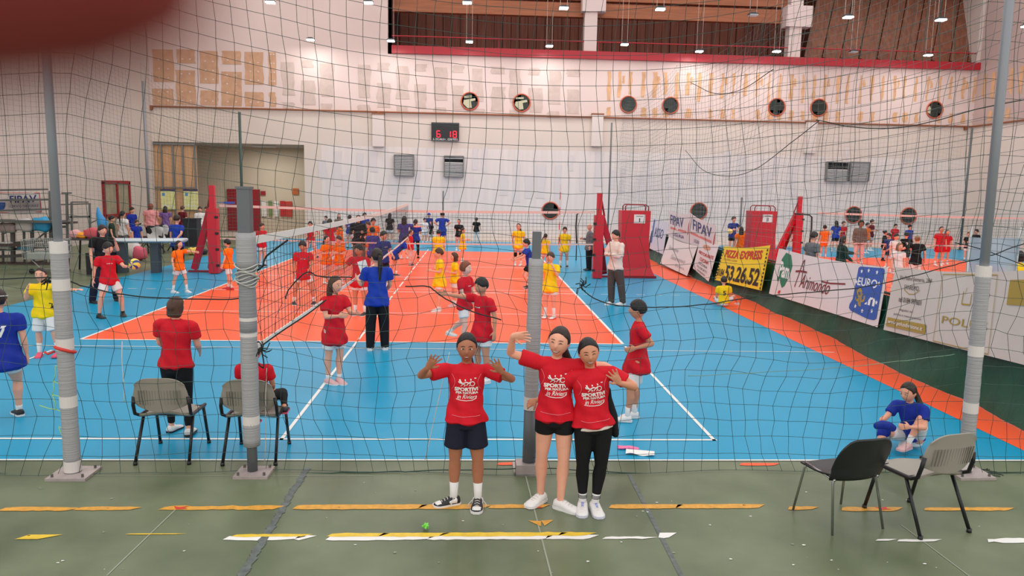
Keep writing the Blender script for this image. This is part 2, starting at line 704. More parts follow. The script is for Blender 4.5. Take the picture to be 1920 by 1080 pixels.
# ---- round windows
mring = mat('porthole_ring', (196, 92, 62), .5)
mglass = mat('porthole_glass', (36, 40, 38), .2, spec=.3, var=.4, scale=2.5, rgb2=(60, 64, 60))
mcream = mat('painted_lit_room', (196, 192, 160), .6)  # lit room beyond the panes, painted as flat cream shapes on the glass
for i, (px, py, r, kind) in enumerate(((881, 190, .42, 1), (978, 193, .42, 1), (1178, 196, .40, 0), (1257, 198, .40, 0), (1456, 201, .42, 0), (1535, 202, .42, 0),
                                    (1752, 206, .42, 2), (1032, 395, .42, 0), (1310, 396, .42, 0), (1600, 403, .42, 0), (1703, 405, .42, 0), (1845, 407, .42, 0))):
    p = at(px, py, Y=YW)
    w = MB()
    w.tube([(r*cos(q), -.03, r*sin(q)) for q in [k*pi/16 for k in range(32)]], .035, 8, closed=True)
    o = struct(w.build('window_%d' % (i+1), [mring], loc=(p.x, YW, p.z), smooth=True))
    g = MB()
    g.cur = 0
    g.poly([(r*cos(q), -.012, r*sin(q)) for q in [-k*pi/16 for k in range(32)]])
    if kind == 1:
        g.cur = 1
        g.poly([(-.3, -.02, .05), (-.33, -.02, -.12), (-.1, -.02, -.33), (.1, -.02, -.3), (.05, -.02, .0), (.28, -.02, .05), (.26, -.02, .16)][::-1])
        g.poly([(-.28, -.02, .16), (-.3, -.02, .26), (.1, -.02, .28), (.1, -.02, .2)])
    if kind == 2:
        g.cur = 1
        g.poly([(-.36, -.02, -.15), (-.22, -.02, -.2), (-.2, -.02, .05), (-.26, -.02, .2), (-.38, -.02, .1)])
    g.build('pane', [mglass, mcream], o)

# ---- doorway recess at the left of the back wall
mrec = mat('recess_wall', (206, 190, 166), .85, var=.05, scale=.6)
mrec2 = mat('recess_grey', (182, 178, 172), .85)
xa, xb, xc = -16.0, -13.55, -8.45
R_ = MB()
R_.cur = 0
R_.poly([(xa, 41.5, 0), (xc, 41.5, 0), (xc, 41.5, 4.6), (xa, 41.5, 4.6)])
R_.cur = 1
R_.poly([(xc, YW, 0), (xc, 41.5, 0), (xc, 41.5, 4.6), (xc, YW, 4.6)])
R_.poly([(xa, YW, 4.6), (xa, 41.5, 4.6), (xc, 41.5, 4.6), (xc, YW, 4.6)])
R_.poly([(xa, 41.5, 0), (xa, 41.5, 4.6), (xa, YW, 4.6), (xa, YW, 0)])
R_.cur = 2
R_.poly([(xa, YW, .0015), (xc, YW, .0015), (xc, 41.5, .0015), (xa, 41.5, .0015)])
struct(R_.build('wall_recess', [mrec, mrec2, mbei]))
rl = thing('added_recess_lamp', 'added unseen fill lamp under the doorway recess ceiling', 'lamp', (-11, 39.2, 4.5))  # unseen lamp, added to brighten the dark recess
b = MB()
b.box((0, 0, .03), (1.2, .3, .06))
b.build('housing', [mat('added_lamp_body', (230, 230, 226), .5)], rl)
L = bpy.data.lights.new('added_recess_light', 'AREA')
L.shape, L.size, L.size_y, L.energy = 'RECTANGLE', 1.1, .25, 90
lo = bpy.data.objects.new('added_recess_light', L)
COL.objects.link(lo)
lo.parent = rl
lo.location = (0, 0, -.02)
ply = thing('partition_frame', 'tall tan board partition with bare steel studs left of the doorway recess', 'partition', (-14.75, 37.05, 0))
b = MB()
b.box((0, .1, 2.2), (2.1, .03, 4.4))
b.build('board', [mat('tan_board', (222, 176, 134), .8, var=.08, scale=2)], ply)
for x in (-1.08, -.6, -.05, .42, 1.0):
    s = MB()
    s.bar((x, 0, 0), (x, 0, 4.5), .07, .07, ref=(1, 0, 0))
    s.build('stud', [mat('galvanised', (140, 142, 144), .45, metal=.6)], ply)
s = MB()
s.bar((-1.1, -.02, 2.35), (1.02, -.02, 2.35), .05, .08)
s.bar((-1.1, -.02, 4.45), (1.02, -.02, 4.45), .07, .09)
s.build('crossbar', [MATS['galvanised']], ply)
for i, px in enumerate((315, 358)):
    p = at(px, 375, Y=37)
    t = thing('poster', ('yellow and white notice poster on the tan partition, nearer the left corner', 'yellow and white notice poster at the right edge of the tan partition')[i], 'poster', (p.x, 36.995, p.z-.45), 0, 'notice posters')
    b = MB()
    b.box((0, 0, .45), (.68, .02, .95))
    b.build('sheet', [mat('poster_lime', (224, 224, 96), .6, var=.3, scale=7, rgb2=(244, 244, 206))], t)
    b = MB()
    b.box((0, -.012, .93), (.70, .02, .09))
    b.build('header', [mat('poster_purple', (62, 44, 96), .6)], t)
    b = MB()
    b.cur = 0
    for k in range(5):
        b.box((-.25+k*.12, -.012, .16+.02*(k % 2)), (.07, .01, .10))
    b.cur = 1
    b.box((-.2, -.012, .72), (.14, .01, .14))
    b.build('pictures', [mat('poster_white', (236, 236, 230), .6), mat('poster_blue', (96, 150, 210), .6)], t)

md = mat('door_red', (150, 26, 36), .5)
d = MB()
p0, p1 = at(428, 445, Y=41.4), at(490, 445, Y=41.4)
for k in (0, 1):
    x0 = p0.x+(p1.x-p0.x)*k/2
    d.box((x0+(p1.x-p0.x)/4, 41.42, 1.15), ((p1.x-p0.x)/2-.03, .06, 2.3))
struct(d.build('door_2', [md]))
b = MB()
b.box(((p0.x+p1.x)/2-.1, 41.37, 1.0), (.04, .06, .25))
b.build('door_handle', [mat('brass', (200, 180, 120), .3, metal=.8)], bpy.data.objects['door_2'])
p = at(553, 359, Y=41.3)
t = MB()
t.box((0, 0, 0), (.32, .03, .34))
tag(t.build('exit_sign', [mat('orange_sign', (190, 96, 40), .5)], loc=(p.x, 41.44, p.z)), 'small square orange sign on the grey recess wall', 'sign')
p = at(492, 362, Y=41.3)
t = MB()
t.box((0, 0, 0), (.26, .04, .22))
tag(t.build('alarm_box', [md], loc=(p.x, 41.44, p.z)), 'small red box above the red double doors', 'alarm box')
p = at(522, 385, Y=41.3)
t = thing('notice_board', 'row of white, green and red notices beside the red double doors', 'notice board', (p.x-.2, 41.43, p.z-.6))
for k, (c, w) in enumerate((((225, 222, 214), .3), ((120, 140, 90), .24), ((230, 226, 220), .26), ((190, 40, 40), .34), ((196, 60, 44), .42))):
    b = MB()
    b.box((-.62+k*.34, 0, .4+.02*(k % 2)), (w*.85, .03, .85))
    b.build('notice', [mat('notice%d' % k, c, .6)], t)

# door on the left wall (seen obliquely) and its red frame
p0, p1 = at(192, 358, X=XL), at(240, 358, X=XL)
y0, y1 = 31.0, 33.4
y0, y1 = p0.y, p1.y
d = MB()
zt = 2.55
for a in (y0, (y0+y1)/2, y1):
    d.box((XL+.05, a, zt/2), (.1, .12, zt))
d.box((XL+.05, (y0+y1)/2, zt), (.1, y1-y0+.12, .14))
d.box((XL+.05, (y0+y1)/2, 1.1), (.1, y1-y0, .12))
d.box((XL+.05, (y0+y1)/2, .06), (.1, y1-y0, .12))
struct(d.build('door_1', [md]))
b = MB()
b.box((XL+.03, (y0+y1)/2, zt/2), (.03, y1-y0, zt))
b.build('glass', [mat('door_glass', (160, 150, 130), .25, var=.15, scale=3)], bpy.data.objects['door_1'])

# ---- scoreboard
p = at(835, 247, Y=YW)
t = thing('scoreboard', 'black electronic scoreboard with red digits high on the back wall', 'scoreboard', (p.x, YW-.08, p.z))
b = MB()
b.box((0, 0, 0), (1.36, .14, .86))
b.build('case', [mat('score_black', (34, 34, 38), .5)], t)
b = MB()
b.box((0, -.075, .38), (1.38, .02, .03))
for z in (-.38,):
    b.box((0, -.075, z-.05), (1.38, .02, .03))
b.build('frame', [mat('score_edge', (90, 90, 94), .5)], t)
b = MB()
SEG = {'6': 'acdefg', '1': 'bc', '8': 'abcdefg'}
PX = {'a': (0, .15, 1), 'g': (0, 0, 1), 'd': (0, -.15, 1), 'f': (-.08, .075, 0), 'b': (.08, .075, 0), 'e': (-.08, -.075, 0), 'c': (.08, -.075, 0)}
for ch, x in (('6', -.33), ('1', .18), ('8', .47)):
    for s_ in SEG[ch]:
        dx, dz, hor = PX[s_]
        b.box((x+dx, -.082, -.13+dz), ((.14, .02, .035) if hor else (.035, .02, .13)))
b.build('digits', [mat('red_led', (255, 30, 50), .5, emit=2.2)], t)
b = MB()
for s_, x, w in (('LOCALI', -.33, .52), ('-', -.02, .08), ('OSPITI', .36, .48)):
    put_text(b, s_, x, -.375, w, .09 if s_ != '-' else .02, lambda u, v: (u, -.078, v), bold=.02)
b.build('lettering', [mat('score_white', (226, 226, 222), .5)], t)

# ---- louvred vents
for px, py, w, h, lab in ((758, 310, .96, 1.0, 'grey louvred vent box left of the two under the scoreboard'), (851, 312, .96, 1.0, 'grey louvred vent under the scoreboard with its top slats missing'),
                     (1567, 322, 1.1, .95, 'left louvred vent of the right-hand pair, dark opening at its top'), (1609, 322, 1.0, .95, 'right louvred vent of the right-hand pair on the back wall')):
    p = at(px, py, Y=YW)
    t = thing('wall_vent', lab, 'vent', (p.x, YW-.1, p.z), 0, 'louvred wall vents')
    b = MB()
    for x in (-w/2, w/2):
        b.box((x, 0, 0), (.04, .2, h))
    for z in (-h/2, h/2):
        b.box((0, 0, z), (w, .2, .04))
    b.build('frame', [mat('vent_frame', (128, 128, 126), .5, metal=.3)], t)
    b = MB()
    b.box((0, .08, 0), (w, .03, h))
    b.build('opening', [mat('vent_dark', (40, 42, 42), .8)], t)
    n = 13
    for k in range(n):
        if ('missing' in lab and k in (10, 9)) or ('dark opening' in lab and k > 7):
            continue
        b = MB()
        b.box((0, -.04, -h/2+h*(k+.6)/n), (w-.05, .09, .025), Matrix.Rotation(.6, 3, 'X'))
        b.build('slat', [mat('vent_slat', (200, 196, 194), .5)], t)

# ---- white duct covers under the rail
for px, lab in ((710, 'tall white wall panel below the rail, left of the scoreboard'), (1119, 'tall white wall panel below the rail near the middle portholes'), (1518, 'tall white wall panel below the rail at right, above the paired vents')):
    p = at(px, 245 if px < 1400 else 258, Y=YW)
    t = thing('wall_panel', lab, 'wall panel', (p.x, YW-.1, p.z), 0, 'white panels under the rail')
    b = MB()
    b.box((0, 0, 0), (.56, .18, 1.55))
    b.build('cover', [mat('panel_white', (226, 212, 204), .7)], t)
    b = MB()
    b.box((0, -.02, .8), (.62, .2, .06))
    b.build('top_strip', [mrail], t)

# ---- hanging lamps
LPX = [(507, 5, 1, 0), (691, 6, 1, 0), (876, 6, 1, 0), (1057, 16, 1, 0), (1238, 18, 1, 0), (1412, 29, 0, 0), (1590, 33, 1, 0), (1764, 38, 1, 0), (1925, 50, 1, 0),
       (582, 75, 1, 1), (733, 77, 1, 1), (880, 79, 1, 1), (1030, 87, 1, 1), (1171, 84, 1, 1), (1311, 97, 1, 1), (1456, 97, 1, 1), (1600, 98, 0, 1), (1740, 104, 1, 1)]
ORD = ['leftmost', 'second from left', 'third from left', 'fourth from left', 'fifth from left', 'sixth from left', 'seventh from left', 'eighth from left', 'ninth from left']
mlc = mat('lamp_housing', (70, 74, 80), .4, metal=.4)
mle = mat('lamp_glow', (255, 255, 250), .5, emit=14.0)
mlo = mat('lamp_off', (170, 172, 176), .3)
for i, (px, py, on, row) in enumerate(LPX):
    p = at(px, py, z=9.3)
    k = i if row == 0 else i-9
    lab = ('lit' if on else 'unlit grey') + ' floodlight hung on two wires, ' + ORD[k] + (' in the far lower row' if row else ' in the near upper row')
    t = thing('hanging_lamp', lab, 'lamp', p, 0, 'floodlights hanging over the court')
    b = MB()
    b.box((0, 0, .05), (.34, .26, .05))
    b.box((0, 0, .09), (.2, .16, .05))
    b.build('housing', [mlc], t)
    b = MB()
    b.box((0, -.01, 0.005), (.31, .25, .05))
    b.build('lens', [mle if on else mlo], t)
    for s_ in (-1, 1):
        b = MB()
        b.tube([(s_*.13, 0, .1), (s_*.13, 0, 4.4)], .008, 5)
        b.build('wire', [mat('lamp_wire', (200, 186, 176), .5)], t)
    if on:
        L = bpy.data.lights.new('floodlight', 'AREA')
        L.shape = 'DISK'
        L.size = .3
        L.energy = LAMP_POWER
        L.color = (1, .97, .95)
        lo = bpy.data.objects.new('floodlight', L)
        COL.objects.link(lo)
        lo.parent = t
        lo.location = (0, 0, -.04)
# ================================================================== NETS, POSTS, FENCE, CHAIRS
random.seed(11)
mcord = mat('net_cord', (38, 66, 58), .7)
mcord2 = mat('far_net_cord', (96, 104, 100), .7)
mrope = mat('black_rope', (22, 32, 32), .7)
mgrey = mat('grey_tape_wrap', (158, 158, 160), .38, bump=.35, bscale=1.0, stretch=(2, 2, 60), var=.06, scale=2)
mwt = mat('white_tape', (214, 208, 204), .45)
mpole = mat('grey_pole', (134, 138, 144), .4, metal=.3)
mdk = mat('dark_pole', (98, 102, 106), .45, metal=.2)
mplate = mat('steel_plate', (176, 164, 162), .45, metal=.3, var=.12, scale=9)
mbolt = mat('bolt', (110, 106, 104), .4, metal=.6)

NY = 6.50


def wob(a, b, s):
    return sin(a*1.7+s)*cos(b*1.3+s*2.1)


def net_pt(i, j):
    """knot of column i, row j of the big front net, hanging slack between its poles"""
    x0 = -7.2+i*.148
    z0 = j*.148
    u = (x0+3.54)/8.2
    sag = .95*max(0, 1-(2*u-1)**2)*(z0/4.8)**1.4 if -0.0 < u < 1.0 else -.35*min(1, abs(u-.5)-.5)*(z0/4)
    if u < 0:
        sag = .5*min(1.2, -u*2.3)*(z0/4.8)
    if u > 1:
        sag = .3*min(1, (u-1)*3)*(z0/4.8)
    z = z0*1.12 - sag
    x = x0 + .28*sin((z-2)*.9)*(0.5-u if 0 < u < 1 else 0)*(z/4) + .02*wob(i*.3, j*.25, 2)
    k = max(0, 1-abs(z-1.45)/1.5)                      # slack folds at rope height
    z += k*(.055*sin(i*.42+.6*sin(i*.13)) + .016*wob(i, j, 1.0))
    x += k*(.05*sin(j*1.35+i*.16) + .018*wob(i*.8, j*1.7, 3.3))
    x += (.012 if z < 2.2 else .005)*wob(i*2.1, j*1.9, .7)+.02*sin(j*.55+i*.05)
    if z < 1.1:
        x += .045*sin(i*.5+j*.7)*(1-z/1.1)+.02*(1.1-z)
    y = NY + .05*sin(i*.21+j*.3) + .04*wob(i*.4, j*.6, 5)
    if z < .35 and x > -5:
        y += -.10*(1-max(z, 0)/.35)
    return V((x, y, max(z, .012)))


def build_net(fn, ni, nj, r, name, label, m, drop=lambda i, j: False):
    mb = MB()
    P = [[fn(i, j) for j in range(nj+1)] for i in range(ni+1)]
    for i in range(ni+1):
        mb.tube(P[i], r, 3)
    for j in range(nj+1):
        mb.tube([P[i][j] for i in range(ni+1)], r, 3)
    if r > .002:
        for i in range(ni+1):
            for j in range(nj+1):
                p = P[i][j]
                k = r*2.0
                mb.add([p+V((k, 0, 0)), p+V((0, k, 0)), p+V((-k, 0, 0)), p+V((0, -k, 0)), p+V((0, 0, k)), p-V((0, 0, k))],
                       [(0, 1, 4), (1, 2, 4), (2, 3, 4), (3, 0, 4), (1, 0, 5), (2, 1, 5), (3, 2, 5), (0, 3, 5)])
    o = mb.build(name, m)
    return tag(o, label, 'net')


build_net(net_pt, 104, 41, .0025, 'safety_net', 'large dark green cord net hung across the whole hall on the near poles', mcord)

# long nets further back
def side_pt(i, j):
    y = 8.2+i*.30
    z0 = j*.17
    return V((7.02+.04*sin(i*.5+j*.4), y+.03*sin(j*.9+i*.3), .9+z0-(.35*abs(sin(pi*(y-8.2)/9.0)))*(z0/5)))


build_net(side_pt, 92, 36, .0034, 'safety_net', 'fine grey net running lengthwise between the two courts above the banners', mcord2)


def left_pt(i, j):
    y = 18+i*.30
    z0 = j*.17
    return V((-14.2, y, .4+z0-.5*abs(sin(pi*(y-18)/9.2))*(z0/7)))


build_net(left_pt, 45, 42, .003, 'safety_net', 'fine grey net hanging along the left wall behind the metal stand', mcord2)
q0, q1 = at(272, 300, Y=31.5), at(449, 300, Y=34.5)


def lb_pt(i, j):
    u = i/30
    top = 7.4+(5.9-7.4)*u - .6*sin(pi*u)
    return V((q0.x+(q1.x-q0.x)*u, 31.5+3*u, .3+(top-.3)*j/38))


build_net(lb_pt, 30, 38, .0032, 'safety_net', 'fine grey net strung between two thin poles at the back left', mcord2)
q2, q3 = at(1147, 300, Y=35.5), at(1822, 300, Y=35.5)


def rb_pt(i, j):
    u = i/100
    top = 5.9 + .0*u - .55*sin(pi*((u*2.2) % 1))
    return V((q2.x+(q3.x-q2.x)*u, 35.6, .3+(top-.3)*j/26))


build_net(rb_pt, 100, 26, .0028, 'safety_net', 'pale fine net hung in front of the back wall at the right', mat('pale_net_cord', (150, 148, 150), .7))

for (px, pt, Y, r, m, lab) in ((268, 152, 31.5, .05, mpole, 'thin grey net pole at the far left corner'), (449, 210, 34.5, .06, mat('green_pole', (62, 84, 78), .5), 'dark green net pole standing in front of the doorway recess'),
                          (1147, 230, 35.5, .04, mdk, 'thin net pole at the back wall behind the red padded chair stand'), (1823, 240, 35.5, .05, mdk, 'thin net pole at the back wall near the right corner'),
                          (831, 358, 35.8, .035, mdk, 'short thin pole at the back wall behind the blue shirted player'), (1391, 370, 33, .04, mdk, 'short grey pole behind the player in blue holding a ball')):
    p = at(px, pt, Y=Y)
    t = thing('net_pole', lab, 'pole', (p.x, Y, 0))
    b = MB()
    b.tube([(0, 0, 0), (0, 0, p.z)], r, 8)
    b.build('shaft', [m], t, smooth=True)
    b = MB()
    b.tube([(0, 0, 0), (0, 0, .03)], r*2.6, 10)
    b.build('foot', [mdk], t)


# ---- near poles
def wrapped(r, z0, z1, bands):
    b = MB()
    n = int((z1-z0)/.06)
    b.tube([(0, 0, z0+(z1-z0)*i/n) for i in range(n+1)], [r*(1+.025*(i % 2)+.02*sin(i*.7)) for i in range(n+1)], 16)
    return b


def base_plate(t, w=.34, d=.30):
    b = MB()
    b.box((.02, -.02, .012), (w, d, .024))
    pl = b.build('base_plate', [mplate], t)
    for sx in (-1, 1):
        for sy in (-1, 1):
            b = MB()
            b.tube([(sx*w*.38+.02, sy*d*.36-.02, .02), (sx*w*.38+.02, sy*d*.36-.02, .05)], .012, 6)
            b.build('bolt', [mbolt], pl)


for (px, py, r, rp, z1, bands, lab) in ((152, 878, .067, .036, 2.02, (.03, .62, 1.13, 1.65, 1.97), 'tall grey pole wrapped in grey tape on the left, beside the girl in yellow'),
                                   (1805, 886, .062, .040, 1.92, (.05, .60, 1.14, 1.88), 'tall grey pole wrapped in grey tape at the right, behind the grey chair')):
    p = at(px, py)
    t = thing('net_pole', lab, 'pole', (p.x, 6.40, 0))
    if px > 1000:
        t.rotation_euler = (0, -.012, 0)
    b = MB()
    b.tube([(0, 0, .02), (0, 0, 7.2)], rp, 16)
    b.build('pole_tube', [mpole], t, smooth=True)
    wrapped(r, .10, z1, None).build('tape_wrap', [mgrey], t, smooth=True)
    for z in bands:
        b = MB()
        b.tube([(0, 0, z), (0, 0, z+.10)], r*1.045, 20)
        b.build('tape_band', [mwt], t)
    b = MB()
    b.tube([(0, 0, .02), (0, 0, .10)], r*.95, 16)
    b.build('collar', [mpole], t, smooth=True)
    base_plate(t)
    if px < 1000:
        b = MB()
        b.tube([(.075*cos(q), .075*sin(q), 1.13+.03*cos(q+2.4)) for q in [k*pi/8 for k in range(16)]], .014, 6, closed=True)
        b.tube([(-.07, -.03, 1.12), (-.12, -.05, 1.10), (-.15, -.05, 1.12)], .010, 6)
        b.build('red_cord', [mrt], t, smooth=True)
# padded shorter posts
p = at(476, 884)
t = thing('net_post', 'tall grey padded post with square dark top before the seated girl in red', 'post', (p.x, 6.42, 0))
b = MB()
b.tube([(0, 0, .02), (0, 0, .5)], .045, 14)
b.build('lower_tube', [mdk], t, smooth=True)
wrapped(.072, .26, 1.30, None).build('tape_wrap', [mgrey], t, smooth=True)
wrapped(.082, 1.86, 2.17, None).build('upper_pad', [mgrey], t, smooth=True)
wrapped(.072, 1.28, 1.88, None).build('middle_wrap', [mat('grey_tape_dark', (134, 136, 140), .38, bump=.35, bscale=1, stretch=(2, 2, 60))], t, smooth=True)
b = MB()
b.box((0, 0, 2.34), (.105, .105, .42))
b.box((0, 0, 2.555), (.12, .12, .02))
b.build('square_top', [mdk], t)
for z in (.46, 1.26, 1.40):
    b = MB()
    b.tube([(0, 0, z), (0, 0, z+(.08 if z < 1 else .03))], .0745, 20)
    b.build('tape_band', [mwt], t)
b = MB()
for k in range(9):
    z = 1.72+k*.02
    b.tube([((.08+.01*(k % 3))*cos(q), (.08+.01*(k % 3))*sin(q), z+.02*sin(q*2+k)) for q in [j*pi/7 for j in range(14)]], .006, 5, closed=True)
b.build('tied_cord', [mat('cord_grey', (190, 190, 184), .7), ], t, smooth=True)
base_plate(t, .30, .26)
p = at(990, 880)
t = thing('net_post', 'short grey taped post standing behind the waving girl', 'post', (p.x, 6.45, 0))
t.rotation_euler = (0, .012, 0)
b = MB()
b.tube([(0, 0, .02), (0, 0, .7)], .062, 14)
b.build('lower_tube', [mdk], t, smooth=True)
wrapped(.064, .62, 1.98, None).build('tape_wrap', [mgrey], t, smooth=True)
b = MB()
b.box((0, 0, 2.08), (.075, .075, .28))
b.build('square_top', [mdk], t)
b = MB()
b.tube([(0, 0, .60), (0, 0, .72)], .067, 20)
b.build('tape_band', [mwt], t)
b = MB()
b.box((0, -.02, .05), (.24, .18, .10))
b.box((0, .06, .01), (.28, .26, .02))
b.build('base_plate', [mplate], t)

# ---- ropes in the slack of the front net
def rope(pts, r, name, label, m=None, Y=6.46, X=None):
    P = []
    Q = [at(*q, Y=Y if X is None else None, X=X) for q in pts]
    Q = [Q[0]*2-Q[1]]+Q+[Q[-1]*2-Q[-2]]
    for k in range(1, len(Q)-2):
        for s_ in range(8):
            u = s_/8
            P.append(.5*(2*Q[k]+(Q[k+1]-Q[k-1])*u+(2*Q[k-1]-5*Q[k]+4*Q[k+1]-Q[k+2])*u*u+(3*Q[k]-Q[k-1]-3*Q[k+1]+Q[k+2])*u**3)+V((0, .012*sin(k*3+u*6), 0)))
    P.append(Q[-2])
    b = MB()
    b.tube(P, r*.72, 6)
    return tag(b.build(name, [m or mrope], smooth=True), label, 'rope')


rope([(0, 523), (60, 521), (118, 522), (150, 535), (230, 552), (330, 560), (445, 560), (462, 545)], .008, 'rope', 'black rope drooping from the left pole to the padded grey post')
rope([(450, 524), (470, 513), (492, 500), (500, 480), (540, 450)], .012, 'rope', 'thick black rope knotted round the padded grey post')
rope([(455, 525), (458, 560), (462, 600), (466, 640), (478, 670), (494, 690), (490, 650), (495, 645), (530, 620), (575, 590), (612, 562)], .009, 'rope', 'black rope looping down the padded grey post and out to the right')
rope([(536, 560), (540, 545), (560, 522), (578, 510), (600, 518), (660, 520)], .008, 'rope', 'black rope end curling in the net between the players in red')
rope([(760, 537), (800, 537), (815, 545), (835, 560), (880, 582), (940, 600)], .008, 'rope', 'black rope crossing the net above the girl with raised hands')
rope([(1088, 535), (1098, 548), (1120, 562), (1160, 573), (1240, 576), (1330, 570), (1420, 556), (1520, 548), (1620, 538), (1720, 515), (1800, 494), (1860, 478), (1925, 455)], .007, 'rope', 'long black rope drooping across the net on the right')
rope([(1790, 455), (1850, 470), (1925, 500)], .006, 'rope', 'black rope tied behind the right pole and running to the picture edge')
rope([(1530, 225), (1600, 238), (1680, 240), (1760, 225), (1830, 205), (1925, 186)], .006, 'rope', 'dark rope hanging high across the net at upper right')
rope([(1285, 282), (1320, 320), (1370, 330), (1420, 315), (1480, 270), (1537, 226)], .012, 'rope', 'dark rope swag on the far net over the middle wall', X=6.99)
rope([(1295, 155), (1340, 175), (1390, 168), (1450, 130)], .014, 'rope', 'dark rope swag on the far net near the red parapet', X=6.99)
rope([(1290, 705), (1400, 700), (1560, 690), (1700, 676), (1790, 664)], .004, 'rope', 'thin pale green rope along the net before the dark banner cloth', Y=6.48, m=mat('pale_green_cord', (120, 150, 130), .7))
for pts, lab in (([(229, 640), (232, 755)], 'white cord hanging down beside the left pole'), ([(500, 690), (496, 866)], 'thin pale cord hanging beside the padded grey post'),
                 ([(843, 660), (820, 760), (797, 862)], 'thin pale cord slanting down left of the girl with raised hands')):
    rope(pts, .005, 'cord', lab, mat('pale_cord', (216, 204, 200), .7), Y=6.55)
b = MB()                                             # yellow-green mended patch of netting
mgn = mat('lime_cord', (176, 214, 96), .6)
A = [(104, 686), (128, 690), (100, 715), (126, 724), (98, 740), (130, 745), (74, 760), (105, 768), (131, 775), (110, 800), (128, 806), (118, 830), (128, 850), (140, 862)]
for i, j in ((0, 1), (0, 2), (1, 3), (2, 4), (3, 5), (4, 5), (4, 7), (5, 8), (6, 7), (7, 8), (8, 10), (9, 10), (9, 11), (11, 12), (12, 13), (2, 3)):
    b.tube([at(*A[i], Y=6.47), (at(*A[i], Y=6.47)+at(*A[j], Y=6.47))/2+V((.01, 0, -.01)), at(*A[j], Y=6.47)], .0035, 5)
tag(b.build('cord', [mgn], smooth=True), 'lime green mending cord in the net left of the left pole', 'cord')
b = MB()
for k in range(7):                                   # loose ends by the right pole foot
    p = at(1815+k*3, 880+k*2)
    P = [p+V((.03*s_+.02*sin(k+s_*1.3), .03*sin(k*2+s_*.9), .006+.004*(s_ % 2))) for s_ in range(7+k % 3)]
    b.tube(P, .004, 5)
tag(b.build('rope', [mrope], smooth=True), 'tangle of loose black cord on the floor by the right pole foot', 'rope')

rope([(-20, 886), (140, 893), (300, 888), (480, 889), (640, 886), (760, 884), (900, 880), (1000, 878), (1100, 882), (1250, 889), (1400, 889), (1560, 889), (1760, 884), (1940, 886)], .007, 'rope', 'dark green hem cord of the net lying along the edge of the green floor', m=mcord, Y=6.42)
# knots of bunched net tied at rope height
for px, py, Y, lab in ((92, 527, 6.46, 'tangled black knot in the net in front of the girl in yellow'), (98, 575, 6.46, 'knotted cord bunch in the net left of the left pole'),
                       (1091, 537, 6.46, 'black knot of cord in the net near the man in the white sweater'), (492, 655, 6.3, 'black knot beside the padded grey post')):
    p = at(px, py, Y=Y)
    b = MB()
    for k in range(9):
        q = random.uniform(0, 6.3)
        L = random.uniform(.03, .09)
        b.tube([p+V((random.uniform(-.015, .015), 0, random.uniform(-.015, .015))), p+V((cos(q)*L*.5, .02*sin(k), sin(q)*L*.6)), p+V((cos(q+.5)*L, .02*sin(k*2), sin(q+.5)*L))], .005, 5)
    tag(b.build('knot', [mrope], smooth=True), lab, 'knot')

# ---- volleyball nets
mnet = mat('court_net', (44, 48, 50), .7)
mband = mat('net_band', (226, 190, 182), .6)
mband2 = mat('net_band_white', (226, 218, 210), .6)


def court_net(a, b_, z1, z0, label, nx, mband, cell_r=.0022):
    a, b_ = V(a), V(b_)
    t = thing('volleyball_net', label, 'volleyball net', a)
    d = b_-a
    nj = max(6, int((z1-z0)/.1))
    sagf = lambda u: -.06*sin(pi*u)
    m1 = MB()
    for i in range(nx+1):
        u = i/nx
        m1.tube([d*u+V((0, 0, z0+(z1-z0)*j/nj+sagf(u))) for j in (0, nj)], cell_r, 3)
    for j in range(nj):
        m1.tube([d*(i/16)+V((0, 0, z0+(z1-z0)*j/nj+sagf(i/16))) for i in range(17)], cell_r, 3)
    m1.build('mesh', [mnet], t)
    for z, hh, nm in ((z1, .07, 'top_band'), (z0, .04, 'bottom_band')):
        m2 = MB()
        nrm = V((-d.y, d.x, 0)).normalized()*.006
        for i in range(16):
            p, q = d*(i/16), d*((i+1)/16)
            s0, s1 = sagf(i/16), sagf((i+1)/16)
            m2.add([p-nrm+V((0, 0, z-hh/2+s0)), q-nrm+V((0, 0, z-hh/2+s1)), q-nrm+V((0, 0, z+hh/2+s1)), p-nrm+V((0, 0, z+hh/2+s0)),
                    p+nrm+V((0, 0, z-hh/2+s0)), q+nrm+V((0, 0, z-hh/2+s1)), q+nrm+V((0, 0, z+hh/2+s1)), p+nrm+V((0, 0, z+hh/2+s0))],
                   [(0, 1, 2, 3), (5, 4, 7, 6), (3, 2, 6, 7), (1, 0, 4, 5)])
        m2.build(nm, [mband], t)
    return t


court_net((-7.3, 21.38, 0), (3.5, 21.38, 0), 1.96, 1.02, 'volleyball net with a pale band stretched between the two red posts of the near court', 96, mband, .004)
court_net((-1.93, 6.5, 0), (-1.93, 21.3, 0), 2.10, 1.15, 'volleyball net with a white band running lengthwise from the padded grey post', 120, mband2, .0028)
court_net((12.4, 26.0, 0), (25.0, 26.0, 0), 1.95, .9, 'volleyball net with a pale band across the right-hand court', 80, mband, .004)

